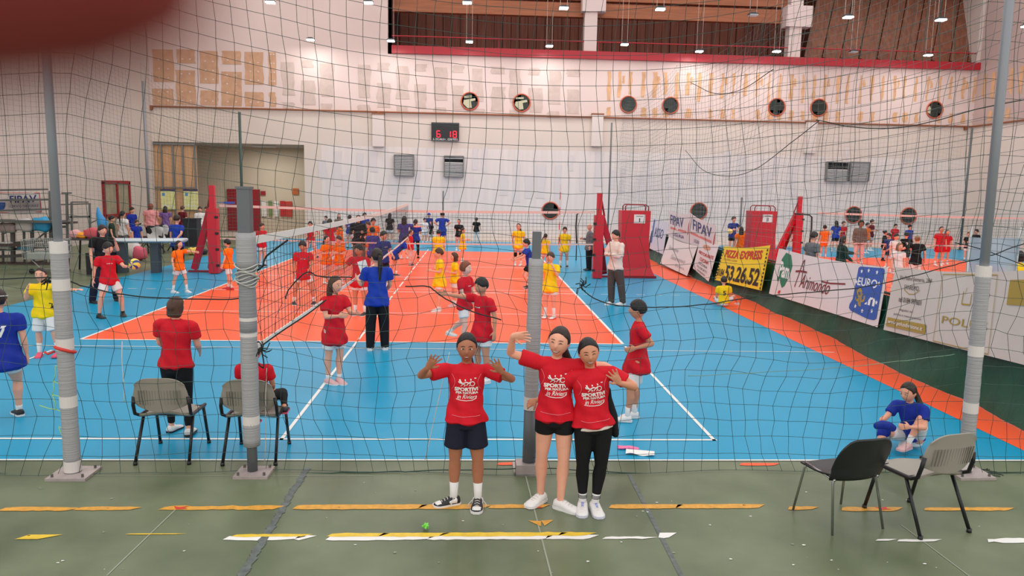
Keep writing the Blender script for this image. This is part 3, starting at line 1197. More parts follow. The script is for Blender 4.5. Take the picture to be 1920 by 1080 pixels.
# antenna and strap
for px, Y, z0, z1, lab in ((1050, 21.3, 1.0, 2.75, 'thin red and white antenna upright on the far end of the near court net'),):
    p = at(px, 400, Y=Y)
    b = MB()
    for k in range(8):
        b.cur = k % 2
        b.tube([(0, 0, z0+(z1-z0)*k/8), (0.004, 0, z0+(z1-z0)*(k+1)/8)], .012, 6)
    tag(b.build('antenna', [mrt, mwt], loc=(p.x, Y+.08, 0)), lab, 'antenna')
a, c = at(422, 380, Y=21.3), at(440, 381, Y=21.3)
b = MB()
b.box((0, 0, 0), (.3, .04, .06))
b.tube([(-.35, 0, 0), (-.15, 0, 0)], .01, 5)
tag(b.build('net_strap', [mat('blue_strap', (50, 80, 170), .5)], loc=(a.x+.12, 21.3, a.z)), 'blue strap joining the net to the left red post', 'strap')

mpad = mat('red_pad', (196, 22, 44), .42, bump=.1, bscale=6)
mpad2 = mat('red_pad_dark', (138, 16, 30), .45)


def red_post(px, py, top, mirror, label, Y=None):
    p = at(px, py) if Y is None else V((at(px, 400, Y=Y).x, Y, 0))
    t = thing('volleyball_post', label, 'volleyball post', p, 0)
    s_ = -1 if mirror else 1
    b = MB()
    b.box((0, 0, .95), (.27, .24, 1.86))
    b.build('front_pad', [mpad], t)
    b = MB()
    b.box((0, 0, 2.2), (.15, .13, .66))
    b.build('upright', [mpad], t)
    b = MB()
    b.bar((-s_*.08, .05, 1.86), (-s_*.70, .35, .1), .18, .16, ref=(0, 1, 0))
    b.build('slanted_pad', [mpad], t)
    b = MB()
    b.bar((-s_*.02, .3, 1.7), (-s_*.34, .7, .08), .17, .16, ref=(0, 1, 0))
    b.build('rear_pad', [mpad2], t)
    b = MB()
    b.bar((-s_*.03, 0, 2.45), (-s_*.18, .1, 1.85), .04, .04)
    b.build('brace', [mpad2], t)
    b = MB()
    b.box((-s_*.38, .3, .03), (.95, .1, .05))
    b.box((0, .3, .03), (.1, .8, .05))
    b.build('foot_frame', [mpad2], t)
    for k in range(4):
        b = MB()
        b.box((s_*.13, -.11, .25+k*.46), (.09, .05, .07))
        b.build('strap', [mat('black_strap', (30, 26, 30), .6)], t)
    return t


red_post(403, 513, 347, False, 'red padded net post on the left side of the near court')
red_post(1119, 522, 363, True, 'red padded net post in the middle, left of the padded chair stand')
t = red_post(1492, 488, 370, False, 'red padded net post of the far right court, behind the white banner')


def ref_stand(px, py, label, num, sc=1.0, Y=None):
    p = at(px, py)+V((.17, .75, 0)) if Y is None else V((at(px, 400, Y=Y).x, Y, 0))
    t = thing('referee_stand', label, 'referee stand', p)
    b = MB()
    prof = [(0, .62, .42), (.08, .60, .40), (.3, .50, .34), (.7, .44, .30), (1.2, .42, .28), (2.02, .44, .28)]
    for k in range(len(prof)-1):
        z0, w0, d0 = prof[k]
        z1, w1, d1 = prof[k+1]
        q = [(-w0, -d0, z0), (w0, -d0, z0), (w0, d0, z0), (-w0, d0, z0), (-w1, -d1, z1), (w1, -d1, z1), (w1, d1, z1), (-w1, d1, z1)]
        b.add(q, [(0, 1, 5, 4), (1, 2, 6, 5), (2, 3, 7, 6), (3, 0, 4, 7)])
    b.add([(-.44, -.28, 2.02), (.44, -.28, 2.02), (.44, .28, 2.02), (-.44, .28, 2.02)], [(0, 1, 2, 3)])
    b.build('padded_cover', [mpad], t)
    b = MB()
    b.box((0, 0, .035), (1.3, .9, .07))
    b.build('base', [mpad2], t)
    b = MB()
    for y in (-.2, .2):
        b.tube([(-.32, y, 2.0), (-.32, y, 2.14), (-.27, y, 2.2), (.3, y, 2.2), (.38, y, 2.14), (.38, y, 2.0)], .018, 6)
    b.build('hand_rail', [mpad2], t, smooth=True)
    b = MB()
    b.box((.10, -.292, 1.78), (.34, .012, .26))
    pp = b.build('paper_sign', [mat('paper', (226, 222, 220), .6)], t)
    b = MB()
    put_text(b, num, .10, 1.74, .03*len(num), .12, lambda u, v: (u, -.302, v), bold=.02)
    b.box((.10, -.300, 1.86), (.22, .003, .015))
    b.build('number', [mat('ink', (40, 40, 46), .6)], pp)
    return t


ref_stand(1184, 524, 'red padded referee stand beside the man in the white sweater', 'I')
ref_stand(1428, 488, 'red padded referee stand behind the yellow banner', 'II', Y=24.6)
b = MB()                                             # black hoop frame
for px, py, Y, lab in ((1105, 400, 27, 'thin black curved frame left of the central red post'), (1500, 404, 27, 'thin black curved frame right of the far red post')):
    p = at(px, py, Y=Y)
    b = MB()
    s_ = -1 if px < 1300 else 1
    b.tube([(0.2*-s_, 0, p.z+.06), (s_*.35, 0, p.z+.03), (s_*.46, 0, p.z-.05), (s_*.48, 0, p.z-.5), (s_*.44, 0, p.z-1.1)], .03, 6)
    b.tube([(s_*.44, 0, p.z-1.1), (s_*.44, 0, .0)], .02, 6)
    tag(b.build('hoop_frame', [mat('black_metal', (30, 30, 32), .5)], smooth=True, loc=(p.x, Y, 0)), lab, 'frame')

# ---- fence with banners between the courts
def fx(y):
    return 6.92 if y > 16 else 6.92-.5*((16-y)/8.0)


mgc = mat('green_cloth', (14, 70, 52), .45, bump=.6, bscale=4, var=.35, scale=1.5, spec=.35)
b = MB()


def cloth_x(y, z):
    v = max(0, min(1, z))
    fold = .02*sin(y*3.1+2*z)+.012*sin(y*6)+.006*sin(y*17+1)+.010*sin(y*2.3+z*5)
    bulge = (1-v)**2*(.22+.05*sin(y*1.3))
    return fx(y)-bulge+fold*(1-v)


def cloth(u, v):
    y = 6.5+(30.5-6.5)*u
    return V((cloth_x(y, v), y, .015+v))


b.sheet(cloth, 220, 10, .015, (1, 0, 0))
fence = thing('court_fence', 'long dark green cloth barrier between the two courts', 'fence')
b.build('cloth', [mgc], fence, smooth=True)
for k in range(9):
    y = 6.7+k*2.95
    b = MB()
    b.bar((fx(y)+.06, y, 0), (fx(y)+.06, y, 1.06), .05, .05)
    b.build('fence_post', [mat('dark_green_metal', (30, 44, 40), .5)], fence)
b = MB()
b.tube([(fx(y)+.05, y, 1.04) for y in (6.6, 9, 12, 16, 22, 30.4)], .022, 6)
b.build('top_rail', [MATS['dark_green_metal']], fence)


def banner(label, y0, y1, z00, z01, z10, z11, m, dx=0.0, name='banner', group=None, curl=.006, leanx=0.0):
    """banner on the fence from y0 (far/left edge) to y1 (near/right edge); bottom and top at each edge"""
    t = thing(name, label, 'banner', (fx((y0+y1)/2), (y0+y1)/2, 0), 0, group)
    ox, oy = t.location.x, t.location.y

    def place(u, v, off=0.0):
        y = y0+(y1-y0)*u
        zb = z00+(z10-z00)*u
        zt = z01+(z11-z01)*u - .05*sin(pi*u)
        z = zb+(zt-zb)*v
        low = (1-max(0, zb))**2*.30+.02
        return V((fx(y)-.04-(1-v)*low+dx+curl*sin(u*9+v*2)*(.4+v)-leanx*v-off-ox, y-oy, z))
    b = MB()
    b.sheet(lambda u, v: place(u, v), 90, 8, .006, (1, 0, 0))
    b.build('sheet', [m], t, smooth=True)
    return t, place


mbw = mat('banner_white', (226, 217, 215), .45, var=.03, scale=2)
mby = mat('banner_yellow', (244, 212, 36), .45)
mpk = mat('print_black', (28, 30, 34), .5)
mpr = mat('print_red', (200, 50, 40), .5)
mpg = mat('print_green', (24, 122, 88), .5)
mpb = mat('print_blue', (36, 88, 172), .45)
mpn = mat('print_navy', (44, 56, 120), .5)
mpo = mat('print_gold', (168, 142, 62), .5)
mpd = mat('print_darkred', (128, 40, 44), .5)
mpw = mat('print_white', (238, 238, 234), .5)
mpgr = mat('print_grey', (92, 92, 92), .5)


def pr(t, place, name, m, items, off=.009):
    off = off*1.6 if off < .009 else off*1.0
    """printed marks: text, poly and line items in banner (u, v)"""
    b = MB()
    for it in items:
        if it[0] == 't':
            _, s_, cx, cy, w, h = it[:6]
            put_text(b, s_, cx, cy, w, h, lambda u, v: place(u, v, off), **(it[6] if len(it) > 6 else {}))
        elif it[0] == 'p':
            P = it[1]
            b.poly([place(u, v, off) for u, v in P])
        elif it[0] == 'l':
            P, w = it[1], it[2]
            for k in range(len(P)-1):
                (u0, v0), (u1, v1) = P[k], P[k+1]
                du, dv = u1-u0, v1-v0
                L = sqrt((du*5)**2+dv**2) or 1
                nu, nv = -dv/L*w/5, du*5/L*w
                b.poly([place(u0-nu/2, v0-nv/2, off), place(u1-nu/2, v1-nv/2, off), place(u1+nu/2, v1+nv/2, off), place(u0+nu/2, v0+nv/2, off)])
    return b.build(name, [m], t)


def ell(cx, cy, a, c, n=20, q0=0, q1=2*pi):
    return [(cx+a*cos(q0+(q1-q0)*k/n), cy+c*sin(q0+(q1-q0)*k/n)) for k in range(n)]


t, pl = banner('long white banner with a round green logo, a red script word and a blue logo', 16.2, 11.25, .34, 1.38, .50, 1.47, mbw)
pr(t, pl, 'green_logo', mpg, [('p', [(.10, .95), (.16, .93), (.20, .72), (.19, .50), (.155, .25), (.13, .20), (.10, .30), (.085, .40), (.07, .30), (.055, .35), (.05, .55), (.065, .80)])])
pr(t, pl, 'logo_word', mpw, [('t', 'Pam', .125, .58, .125, .34, dict(bold=.03))], .013)
pr(t, pl, 'logo_drop', mpr, [('p', [(.10, .12), (.125, .14), (.12, .06), (.10, .06)])])
pr(t, pl, 'script_word', mpd, [('l', [(.27, .30), (.31, .84), (.325, .90), (.33, .45), (.335, .38)], .03), ('l', [(.25, .62), (.30, .65), (.37, .66)], .04),
                               ('t', 'Arimondo', .46, .46, .29, .28, dict(shear=.4)), ('l', [(.52, .55), (.60, .55), (.72, .60)], .03)])
pr(t, pl, 'blue_logo', mpb, [('p', [(.80, .93), (.81, .96), (.975, .98), (.985, .95), (.985, .14), (.97, .10), (.93, .09), (.80, .15), (.785, .19), (.785, .26), (.80, .36)])])
pr(t, pl, 'blue_logo_word', mpw, [('t', 'EURO', .885, .70, .14, .15, dict(bold=.02))], .013)
pr(t, pl, 'blue_logo_word', mpw, [('t', 'in', .925, .42, .07, .19, dict(bold=.03))], .013)
for a, c in ((.83, .88), (.88, .91), (.94, .90), (.965, .72), (.805, .68), (.97, .40), (.95, .24), (.885, .20), (.83, .25)):
    pr(t, pl, 'star', mpw, [('p', [(a+(.010 if k % 2 == 0 else .0045)*cos(k*pi/5+pi/2), c+(.045 if k % 2 == 0 else .02)*sin(k*pi/5+pi/2)) for k in range(10)])], .013)
pr(t, pl, 'blue_logo_swirl', mpo, [('t', 'Sp', .855, .42, .07, .28, dict(bold=.03)), ('l', [(.83, .50), (.84, .58), (.86, .52), (.845, .40), (.85, .30), (.87, .28)], .04)], .015)
t, pl = banner('cream banner with a gold square logo and black address lines, at the right', 11.05, 7.9, .50, 1.50, .70, 1.80, mat('banner_cream', (208, 198, 188), .45, var=.03, scale=2))
pr(t, pl, 'address', mat('ink_soft', (70, 66, 66), .5), [('t', 'Via Padre Semeria, 284', .205, .85, .28, .07), ('t', 'SANREMO', .185, .72, .13, .07), ('t', 'tel 0184 997601', .19, .52, .20, .08, dict(bold=.01)),
                               ('t', 'seguici su', .17, .36, .12, .045), ('t', 'pulizia e manutenzione', .19, .28, .24, .045)])
pr(t, pl, 'address_strip', mpo, [('p', [(.02, .07), (.36, .08), (.36, .22), (.02, .21)])])
pr(t, pl, 'web_address', mpw, [('t', 'www.polusdivisione.it', .19, .145, .30, .08)], .024)
Lg = [('l', [(.42, .96), (.78, .96), (.80, .02), (.43, .02), (.42, .96)], .012), ('l', [(.585, .75), (.585, .58), (.64, .58), (.64, .72)], .02), ('l', [(.60, .80), (.60, .70)], .01), ('l', [(.66, .80), (.66, .66)], .01),
      ('l', [(.12, .68), (.17, .62), (.22, .63), (.26, .70)], .012)]
for it in Lg:
    pr(t, pl, 'gold_line', mpo, [it])
pr(t, pl, 'gold_word', mpo, [('t', 'POLUS', .62, .34, .30, .10)])
pr(t, pl, 'gold_block', mpo, [('p', [(.86, .62), (.99, .62), (.99, .90), (.86, .90)])])
t, pl = banner('yellow banner with red lettering over a large black telephone number', 19.7, 16.55, .22, 1.16, .36, 1.42, mby, dx=-.05)
pr(t, pl, 'red_lettering', mpr, [('t', 'PIZZA EXPRESS', .49, .80, .80, .22, dict(bold=.035))])
pr(t, pl, 'small_lettering', mpd, [('t', 'CON FORNO A LEGNA', .24, .63, .34, .05)])
pr(t, pl, 'phone_number', mpk, [('t', '0184', .10, .24, .15, .22, dict(bold=.02)), ('t', '53.26.52', .56, .28, .72, .42, dict(bold=.03))])
pr(t, pl, 'edge_marks', mpk, [('p', [(u, v), (u+.022, v), (u+.022, v+.05), (u, v+.05)]) for u in (.005, .965) for v in [k*.085+.02 for k in range(11)]])
t, pl = banner('narrow white banner with red and grey lines left of the yellow banner', 21.9, 20.1, .30, 1.20, .12, 1.18, mbw, dx=-.04)
pr(t, pl, 'print', mpr, [('t', 'RISTORANTE', .52, .62, .8, .10, dict(bold=.02)), ('t', 'CUCINA', .5, .44, .5, .11, dict(bold=.02))])
pr(t, pl, 'small_print', mpgr, [('t', 'PIZZERIA', .5, .30, .5, .07), ('t', 'DA ASPORTO', .5, .18, .6, .07), ('t', 'SANREMO', .5, .07, .5, .06)])
pr(t, pl, 'round_mark', mat('print_peach', (216, 150, 120), .5), [('p', ell(.45, .85, .18, .08))])
t, pl = banner('large blank-looking white banner with faint grey print below the federation flags', 25.4, 22.0, .10, 1.05, .05, .98, mbw, dx=-.06)
pr(t, pl, 'faint_print', mat('print_faint', (184, 176, 180), .6), [('t', 'Sportiva', .3, .66, .36, .18, dict(shear=.3)), ('t', 'Sanremo', .55, .40, .5, .16, dict(shear=.3)), ('t', 'Riviera', .7, .18, .3, .1)])
for (y0, y1, z00, z01, z10, z11, lab, mir, g) in ((25.6, 23.0, 1.02, 1.95, .95, 1.92, 'white federation flag with tall blue letters, left of the pair', 0, 1), (23.2, 20.4, .98, 1.98, .85, 1.68, 'white federation flag with tall blue letters, right of the pair', 1, 1)):
    t, pl = banner(lab, y0, y1, z00, z01, z10, z11, mbw, dx=.0, leanx=.05, name='banner')
    pr(t, pl, 'blue_letters', mpn, [('t', 'FIPAV', .40 if not mir else .52, .70, .62 if not mir else .66, .36, dict(bold=.01))])
    pr(t, pl, 'red_line', mat('print_salmon', (222, 120, 110), .5), [('p', [(.1, .34), (.85, .34), (.85, .42), (.1, .42)])])
    pr(t, pl, 'lower_letters', mpn, [('t', 'LIGURIA' if not mir else 'LIGURIA PONENTE', .5, .18, .5, .12)])
    pr(t, pl, 'swoosh', mpr, [('p', [(.90, .30), (.94, .60), (.99, .80), (.96, .55), (.93, .30)])])
t, pl = banner('pale white banner with faint blue print next to the red padded stand', 30.2, 28.0, .38, 1.55, .30, 1.45, mbw)
pr(t, pl, 'faint_print', mat('print_bluegrey', (160, 170, 196), .5), [('t', 'Comune', .5, .65, .6, .14), ('t', 'Sanremo', .5, .45, .5, .12)])
t, pl = banner('pale blue-white banner with dark blue letters, second from the red padded stand', 27.9, 25.8, .42, 1.62, .38, 1.55, mat('banner_paleblue', (206, 208, 220), .45))
pr(t, pl, 'letters', mpn, [('t', 'ASSO', .5, .6, .6, .3)])
pr(t, pl, 'side_strip', mpb, [('p', [(.02, .2), (.10, .2), (.10, .95), (.02, .95)])])
# sheets at the right edge, tall blue-white panel and banner
t = thing('display_panel', 'tall translucent pale blue panel standing behind the right pole', 'panel', at(1858, 540, Y=12.5)*1.0)
t.location = (at(1858, 540, Y=12.5).x, 12.5, 0)
b = MB()
b.sheet(lambda u, v: V((-.45+.9*u, .05*sin(u*7+v*3), 1.02+.88*v)), 12, 8, .02, (0, 1, 0))
b.build('sheet', [mat('panel_blue', (178, 186, 196), .5, alpha=.7)], t, smooth=True)
b = MB()
for x in (-.45, .45):
    b.bar((x, .04, 0), (x, .04, 2.1), .03, .03)
b.build('frame', [mwt], t)

# banner on the left wall
t = thing('banner', 'white banner with blue letters', 'banner', (0, 0, 0))
pA, pB = at(-30, 398, Y=24.2), at(78, 395, Y=24.2)
x0, x1, z0, z1 = pA.x, pB.x, pA.z, at(60, 360, Y=24.2).z
t.location = ((x0+x1)/2, 24.2, z0)
wv = lambda u, v, o=0: V((x0+(x1-x0)*u-(x0+x1)/2, .03*sin(u*7)-o, (z1-z0)*v-.05*sin(pi*u)))
b = MB()
b.sheet(lambda u, v: wv(u, v), 16, 4, .01, (0, 1, 0))
b.build('sheet', [mbw], t, smooth=True)
b = MB()
put_text(b, 'FIPAV', .70, .72, .46, .34, lambda u, v: wv(u, v, .01), bold=.02)
put_text(b, 'COMITATO TERRITORIALE', .70, .38, .50, .12, lambda u, v: wv(u, v, .01))
put_text(b, 'LIGURIA PONENTE', .68, .22, .28, .10, lambda u, v: wv(u, v, .01))
b.build('letters', [mpn], t)
b = MB()
b.poly([wv(.28+.10*cos(q), .55+.42*sin(q), .012) for q in [-k*pi/8 for k in range(9)]][::-1])
b.build('blue_mark', [mpb], t)
b = MB()
for (u0, v0, u1, v1) in ((.2, .97, .98, .97), (.98, .97, .99, .06), (.99, .06, .2, .03)):
    b.tube([wv(u0, v0, .012), wv(u1, v1, .012)], .010, 5)
b.build('red_border', [mpr], t)
t['label'] = 'white banner with blue letters and a red border hung above the metal stand at left'

# ---- chairs
mblk = mat('chair_black_metal', (34, 34, 38), .35, metal=.3)
mgp = mat('chair_grey_plastic', (150, 144, 134), .45, bump=.05, bscale=60)
mbp = mat('chair_black_plastic', (26, 28, 31), .35)
mchr = mat('chrome', (170, 170, 172), .22, metal=.9)


def conf_chair(label, loc, rz, group, seatm=None):
    """grey plastic chair, black oval-tube frame; front of the seat towards +y"""
    t = thing('stacking_chair', label, 'chair', loc, rz, group)
    w = .235
    b = MB()
    b.sheet(lambda u, v: V((-.235+.47*u, -.20+.42*v, .45+.012*cos(2*pi*(u-.5))-.03*sin(pi*v)*.5+(.02 if v < .05 else 0)-.03*max(0, v-.85)/.15)), 14, 12, -.018, (0, 0, 1))
    b.build('seat', [mgp], t, smooth=True)
    def back(u, v):
        x = -.245+.49*u
        wv_ = .9+.1*sin(pi*min(1, v*1.4))
        z = .50+.33*v
        if v < .3:
            z += .05*(abs(2*u-1)**2)*(1-v/.3)+.0
        if v > .72:
            z -= .07*(abs(2*u-1)**3.5)*((v-.72)/.28)
        return V((x*wv_, -.235-.055*v-.045*(1-(2*u-1)**2), z))
    b = MB()
    b.sheet(back, 18, 12, -.014, (0, 1, 0))
    bk = b.build('backrest', [mgp], t, smooth=True)
    b = MB()
    for k in range(15):
        x = -.182+k*.026
        b.bar((x, -.300+.35*x*x, .57), (x, -.326+.35*x*x, .71), .009, .006)
    b.build('ribs', [mat('chair_grey_rib', (138, 132, 122), .5)], bk)
    for s_ in (-1, 1):
        b = MB()
        b.tube([(s_*.225, .17, .43), (s_*.235, .27, .02)], .0145, 8)
        b.build('leg', [mblk], t, smooth=True)
        b = MB()
        b.tube([(s_*.225, -.10, .43), (s_*.24, -.30, .02)], .0145, 8)
        b.build('leg', [mblk], t, smooth=True)
        b = MB()
        b.tube([(s_*.235, .2, .425), (s_*.235, -.16, .43), (s_*.25, -.235, .47), (s_*.25, -.262, .56), (s_*.24, -.27, .64)], .016, 8)
        b.build('side_frame', [mblk], t, smooth=True)
        for y, x in ((.272, .235), (-.302, .24)):
            b = MB()
            b.tube([(s_*x, y, 0), (s_*x, y, .03)], .019, 8)
            b.build('rubber_foot', [mbp], t, smooth=True)
    b = MB()
    b.tube([(-.23, -.12, .425), (.23, -.12, .425)], .012, 6)
    b.tube([(-.23, .14, .425), (.23, .14, .425)], .012, 6)
    b.build('cross_tube', [mblk], t, smooth=True)
    return t


GRP = 'grey plastic chairs along the net'
a = (at(240, 877)+at(352, 877))/2
conf_chair('empty grey plastic chair behind the net, in front of the standing girl in black leggings', (a.x, 6.62+.30, 0), 0.03, GRP)
a = (at(402, 883)+at(521, 872))/2
SEATED = (a.x+.0, 6.60+.30)
conf_chair('grey plastic chair with the girl in red seated on it, behind the padded grey post', (SEATED[0], SEATED[1], 0), 0.02, GRP)
a = (at(1697, 1003)+at(1812, 997))/2
conf_chair('grey plastic chair on the green floor at right, beside the black chair', (a.x-.03, a.y+.25, 0), radians(14), GRP)

# black shell chair with chrome legs
pr_, pl_ = at(1660, 1000), at(1550, 1006)
c0 = (at(1660, 1000)+at(1550, 1006)+at(1487, 957)+at(1585, 945))/4
ang = math.atan2((at(1660, 1000)-at(1550, 1006)).y, (at(1660, 1000)-at(1550, 1006)).x)
fwd = ((at(1487, 957)+at(1585, 945))/2-(at(1660, 1000)+at(1550, 1006))/2)
t = thing('shell_chair', 'black plastic shell chair with thin chrome legs on the green floor at right', 'chair', (c0.x, c0.y, 0), math.atan2(fwd.y, fwd.x)-pi/2+.12)
b = MB()


def shell(u, v):
    # v 0 front edge of seat .. 1 top of back
    x = (-1+2*u)
    if v < .5:
        k = v/.5
        y = .22-.40*k
        z = .45-.025*sin(pi*k)-.02*(1-k)**4
        w = .215+.02*k
        z += .03*abs(x)**3*k
    else:
        k = (v-.5)/.5
        y = -.18-.09*k-.03*sin(pi*k*.5)
        z = .43+.355*k
        w = .235+.01*sin(pi*k)-.03*k**4
        y += .05*abs(x)**2*(1-.3*k)
        z -= .05*abs(x)**5*k**3
    if v > .42 and v < .62:
        y -= .012
    return V((x*w, y, z))


b.sheet(shell, 16, 24, -.012, (0, .4, 1))
b.build('shell', [mbp], t, smooth=True)
for s_ in (-1, 1):
    for y0, y1 in ((.17, .24), (-.16, -.23)):
        b = MB()
        b.tube([(s_*.19, y0, .435), (s_*.20, y0+.01, .40), (s_*.235, y1, .01)], .010, 8)
        b.build('leg', [mchr], t, smooth=True)
    b = MB()
    b.tube([(s_*.195, .18, .437), (s_*.20, -.17, .42)], .010, 8)
    b.build('side_tube', [mchr], t, smooth=True)

# ---- small things on the floor
p = at(1200, 852)
t = thing('paper_sheet', 'folded white paper sheets lying on the blue floor near the boy in red', 'paper', (p.x, p.y, 0.004), radians(-14))
b = MB()
b.sheet(lambda u, v: V((-.14+.28*u, -.05+.10*v, .012+.010*sin(u*8)*(1-v)+.012*v)), 12, 3, -.003, (0, 0, 1))
b.build('sheet', [mpw], t)
p = at(1185, 845)
t = thing('pink_glove', 'pink crumpled glove beneath the white paper on the blue floor', 'glove', (p.x-.02, p.y+.04, .004), radians(-10))
b = MB()
b.loft([(-.06, 0, .012), (0, 0, .018), (.09, -.02, .014)], [(.035, .010), (.04, .014), (.03, .01)], ref=(0, 1, 0))
for k in range(4):
    b.loft([(-.06, -.03+.02*k, .012), (-.11-.01*(k % 2), -.035+.024*k, .010)], [.009, .007], ref=(0, 1, 0))
link_mesh('glove_body', remeshed(b, .005, 1), mat('pink_rubber', (240, 120, 170), .5), t)
p = at(798, 993)
t = thing('toy_star', 'small bright green rubber star on the green floor by the worn tape', 'toy', (p.x, p.y, .03))
b = MB()
b.ball((0, 0, 0), .019)
for k in range(9):
    q = k*2.4
    d = V((cos(q)*.8, sin(q)*.8, (k-4)/5)).normalized()
    b.loft([d*.01, d*.026], [.012, .007], n=8)
link_mesh('star_body', remeshed(b, .003, 1), mat('lime_rubber', (110, 210, 70), .35), t)


def ball(loc, r, label, m1, m2):
    b = MB()
    b.ball((0, 0, 0), r, nu=56, nv=36)
    o = b.build('volleyball', [m1, m2], loc=loc, smooth=True)
    for p_ in o.data.polygons:
        c = p_.center.normalized()
        p_.material_index = 1 if sin(4.2*math.atan2(c.z, c.x)+3*c.y) > .25 else 0
    return tag(o, label, 'ball')


mvy, mvb = mat('ball_yellow', (236, 214, 90), .45), mat('ball_blue', (50, 60, 140), .45)

# ---- left background: metal stand, trolley, table, chairs
mst = mat('stand_steel', (104, 104, 102), .55, metal=.2, var=.12, scale=4)
mstd = mat('stand_plank', (74, 60, 56), .6, var=.2, scale=3)
YB = 23.6
st = thing('metal_stand', 'grey metal spectator stand with rails and brown planks at the left', 'stand', (at(60, 500, Y=YB).x, YB, 0))
ox, oy = st.location.x, st.location.y


def L3(px, py, Y=YB):
    p = at(px, py, Y=Y)
    return V((p.x-ox, Y-oy, p.z))


def beam(name, a, c, w, m=mst, Y=YB, Y2=None):
    b = MB()
    b.bar(L3(*a, Y), L3(*c, Y2 or Y), w, w)
    return b.build(name, [m], st)


for k, (yt, z) in enumerate(((412, 1.45), (456, .78), (492, .38))):
    b = MB()
    A, B2 = L3(-40, yt), L3(128-8*k, yt-4)
    b.box(((A.x+B2.x)/2, -.3+0.5*(2-k)*.0, A.z), (B2.x-A.x, .55, .07))
    b.build('plank', [mstd if k else mst], st)
for (a, c, w) in (((-20, 357), (90, 355), .05), ((95, 358), (97, 505), .09), ((60, 428), (62, 505), .08), ((24, 430), (25, 510), .10), ((125, 362), (127, 470), .06), ((116, 362), (134, 362), .05), ((134, 379), (166, 379), .04), ((168, 383), (169, 440), .05), ((134, 379), (135, 440), .05),
                  ((100, 384), (170, 382), .04), ((130, 407), (170, 406), .05), ((0, 430), (125, 425), .07), ((0, 395), (95, 392), .06), ((-20, 460), (110, 448), .08), ((65, 452), (95, 428), .04), ((100, 448), (112, 425), .04), ((3, 440), (25, 430), .04), ((-20, 482), (70, 478), .09), ((-20, 510), (60, 500), .05), ((135, 440), (185, 440), .08), ((170, 418), (192, 408), .03)):
    beam('rail' if w < .07 else 'frame_bar', a, c, w)
for (a, c) in (((-20, 376), (95, 374)), ((-20, 421), (130, 418)), ((-20, 470), (118, 462)), ((-20, 500), (70, 492))):
    b = MB()
    A, B2 = L3(*a), L3(*c)
    b.bar(A+V((0, .25, 0)), B2+V((0, .25, 0)), .5, .06, ref=(0, 1, 0))
    b.build('plank', [mstd if a[1] != 376 else mst], st)
for x in (5, 45, 85, 112):
    beam('frame_bar', (x, 415), (x+1, 500), .05)
for i, (px, py, w, h, c, lab) in enumerate(((78, 436, .5, .45, (50, 160, 210), 'bright blue bag on the metal stand, behind the rails'), (46, 440, .55, .4, (206, 200, 198), 'white bag on the metal stand'), (16, 446, .5, .3, (170, 150, 148), 'pinkish bag lying on the metal stand at the picture edge'),
                                      (12, 475, .4, .25, (210, 208, 206), 'pale bag on the lower plank of the metal stand'), (45, 468, .45, .18, (90, 170, 215), 'light blue bag on the lower plank of the metal stand'))):
    p = at(px, py, Y=23.3)
    b = MB()
    b.ball((0, 0, h/2), (w/2, .15, h/2), nu=14, nv=8, fn=lambda d, w=w, h=h: V((math.copysign(abs(d.x)**.6, d.x)*w/2*(1+.1*sin(d.z*5+d.y*3)), math.copysign(abs(d.y)**.7, d.y)*.15, math.copysign(abs(d.z)**.6, d.z)*h/2*(1+.14*sin(d.x*6)))))
    tag(b.build('bag', [mat('bag%d' % i, c, .5, bump=.3, bscale=8)], smooth=True, loc=(p.x, 23.35, {0: 1.0, 1: 1.0, 2: .95, 3: .42, 4: .42}[i] if i < 3 else .42)), lab, 'bag')
p = at(172, 412, Y=23.0)
b = MB()
b.loft([(0, 0, .35), (.02, 0, .15), (.12, 0, -.1), (.1, 0, -.3)], [.03, .08, .16, .13], ref=(0, 1, 0))
tag(b.build('plastic_bag', [mat('blue_plastic', (40, 140, 200), .35)], smooth=True, loc=(p.x, 23.4, p.z)), 'blue plastic bag hanging from the rail of the metal stand', 'bag')

# trolley
p = at(92, 512)
t = thing('shopping_trolley', 'silver wire trolley in front of the metal stand at the left', 'trolley', (p.x, p.y, 0))
b = MB()
hw, hd = .50, .32
for k in range(19):
    x = -hw+2*hw*k/18
    b.tube([(x, -hd, .42), (x, -hd-.03, .95)], .006, 4)
    b.tube([(x, hd, .42), (x, hd, .95)], .006, 4)
for k in range(9):
    y = -hd+2*hd*k/8
    for s_ in (-1, 1):
        b.tube([(s_*hw, y, .42), (s_*hw, y, .95)], .006, 4)
    b.tube([(-hw, y, .42), (hw, y, .42)], .006, 4)
for z in (.42, .6, .78, .95):
    b.tube([(-hw, -hd, z), (hw, -hd, z), (hw, hd, z), (-hw, hd, z)], .010, 5, closed=True)
mwire = mat('wire_steel', (176, 180, 178), .35, metal=.5)
b.build('basket', [mwire], t)
b = MB()
b.box((0, 0, .5), (.9, .55, .14))
b.build('load', [mat('load_grey', (176, 184, 178), .5)], t)
b = MB()
b.tube([(-hw, 0, .42), (-.2, 0, .12), (.45, 0, .12), (hw, 0, .3)], .018, 6)
b.build('chassis', [mwire], t)
for x in (-.35, .4):
    for y in (-.2, .2):
        b = MB()
        b.tube([(x, y-.02, .07), (x, y+.02, .07)], .07, 12)
        b.build('wheel', [mbp], t)

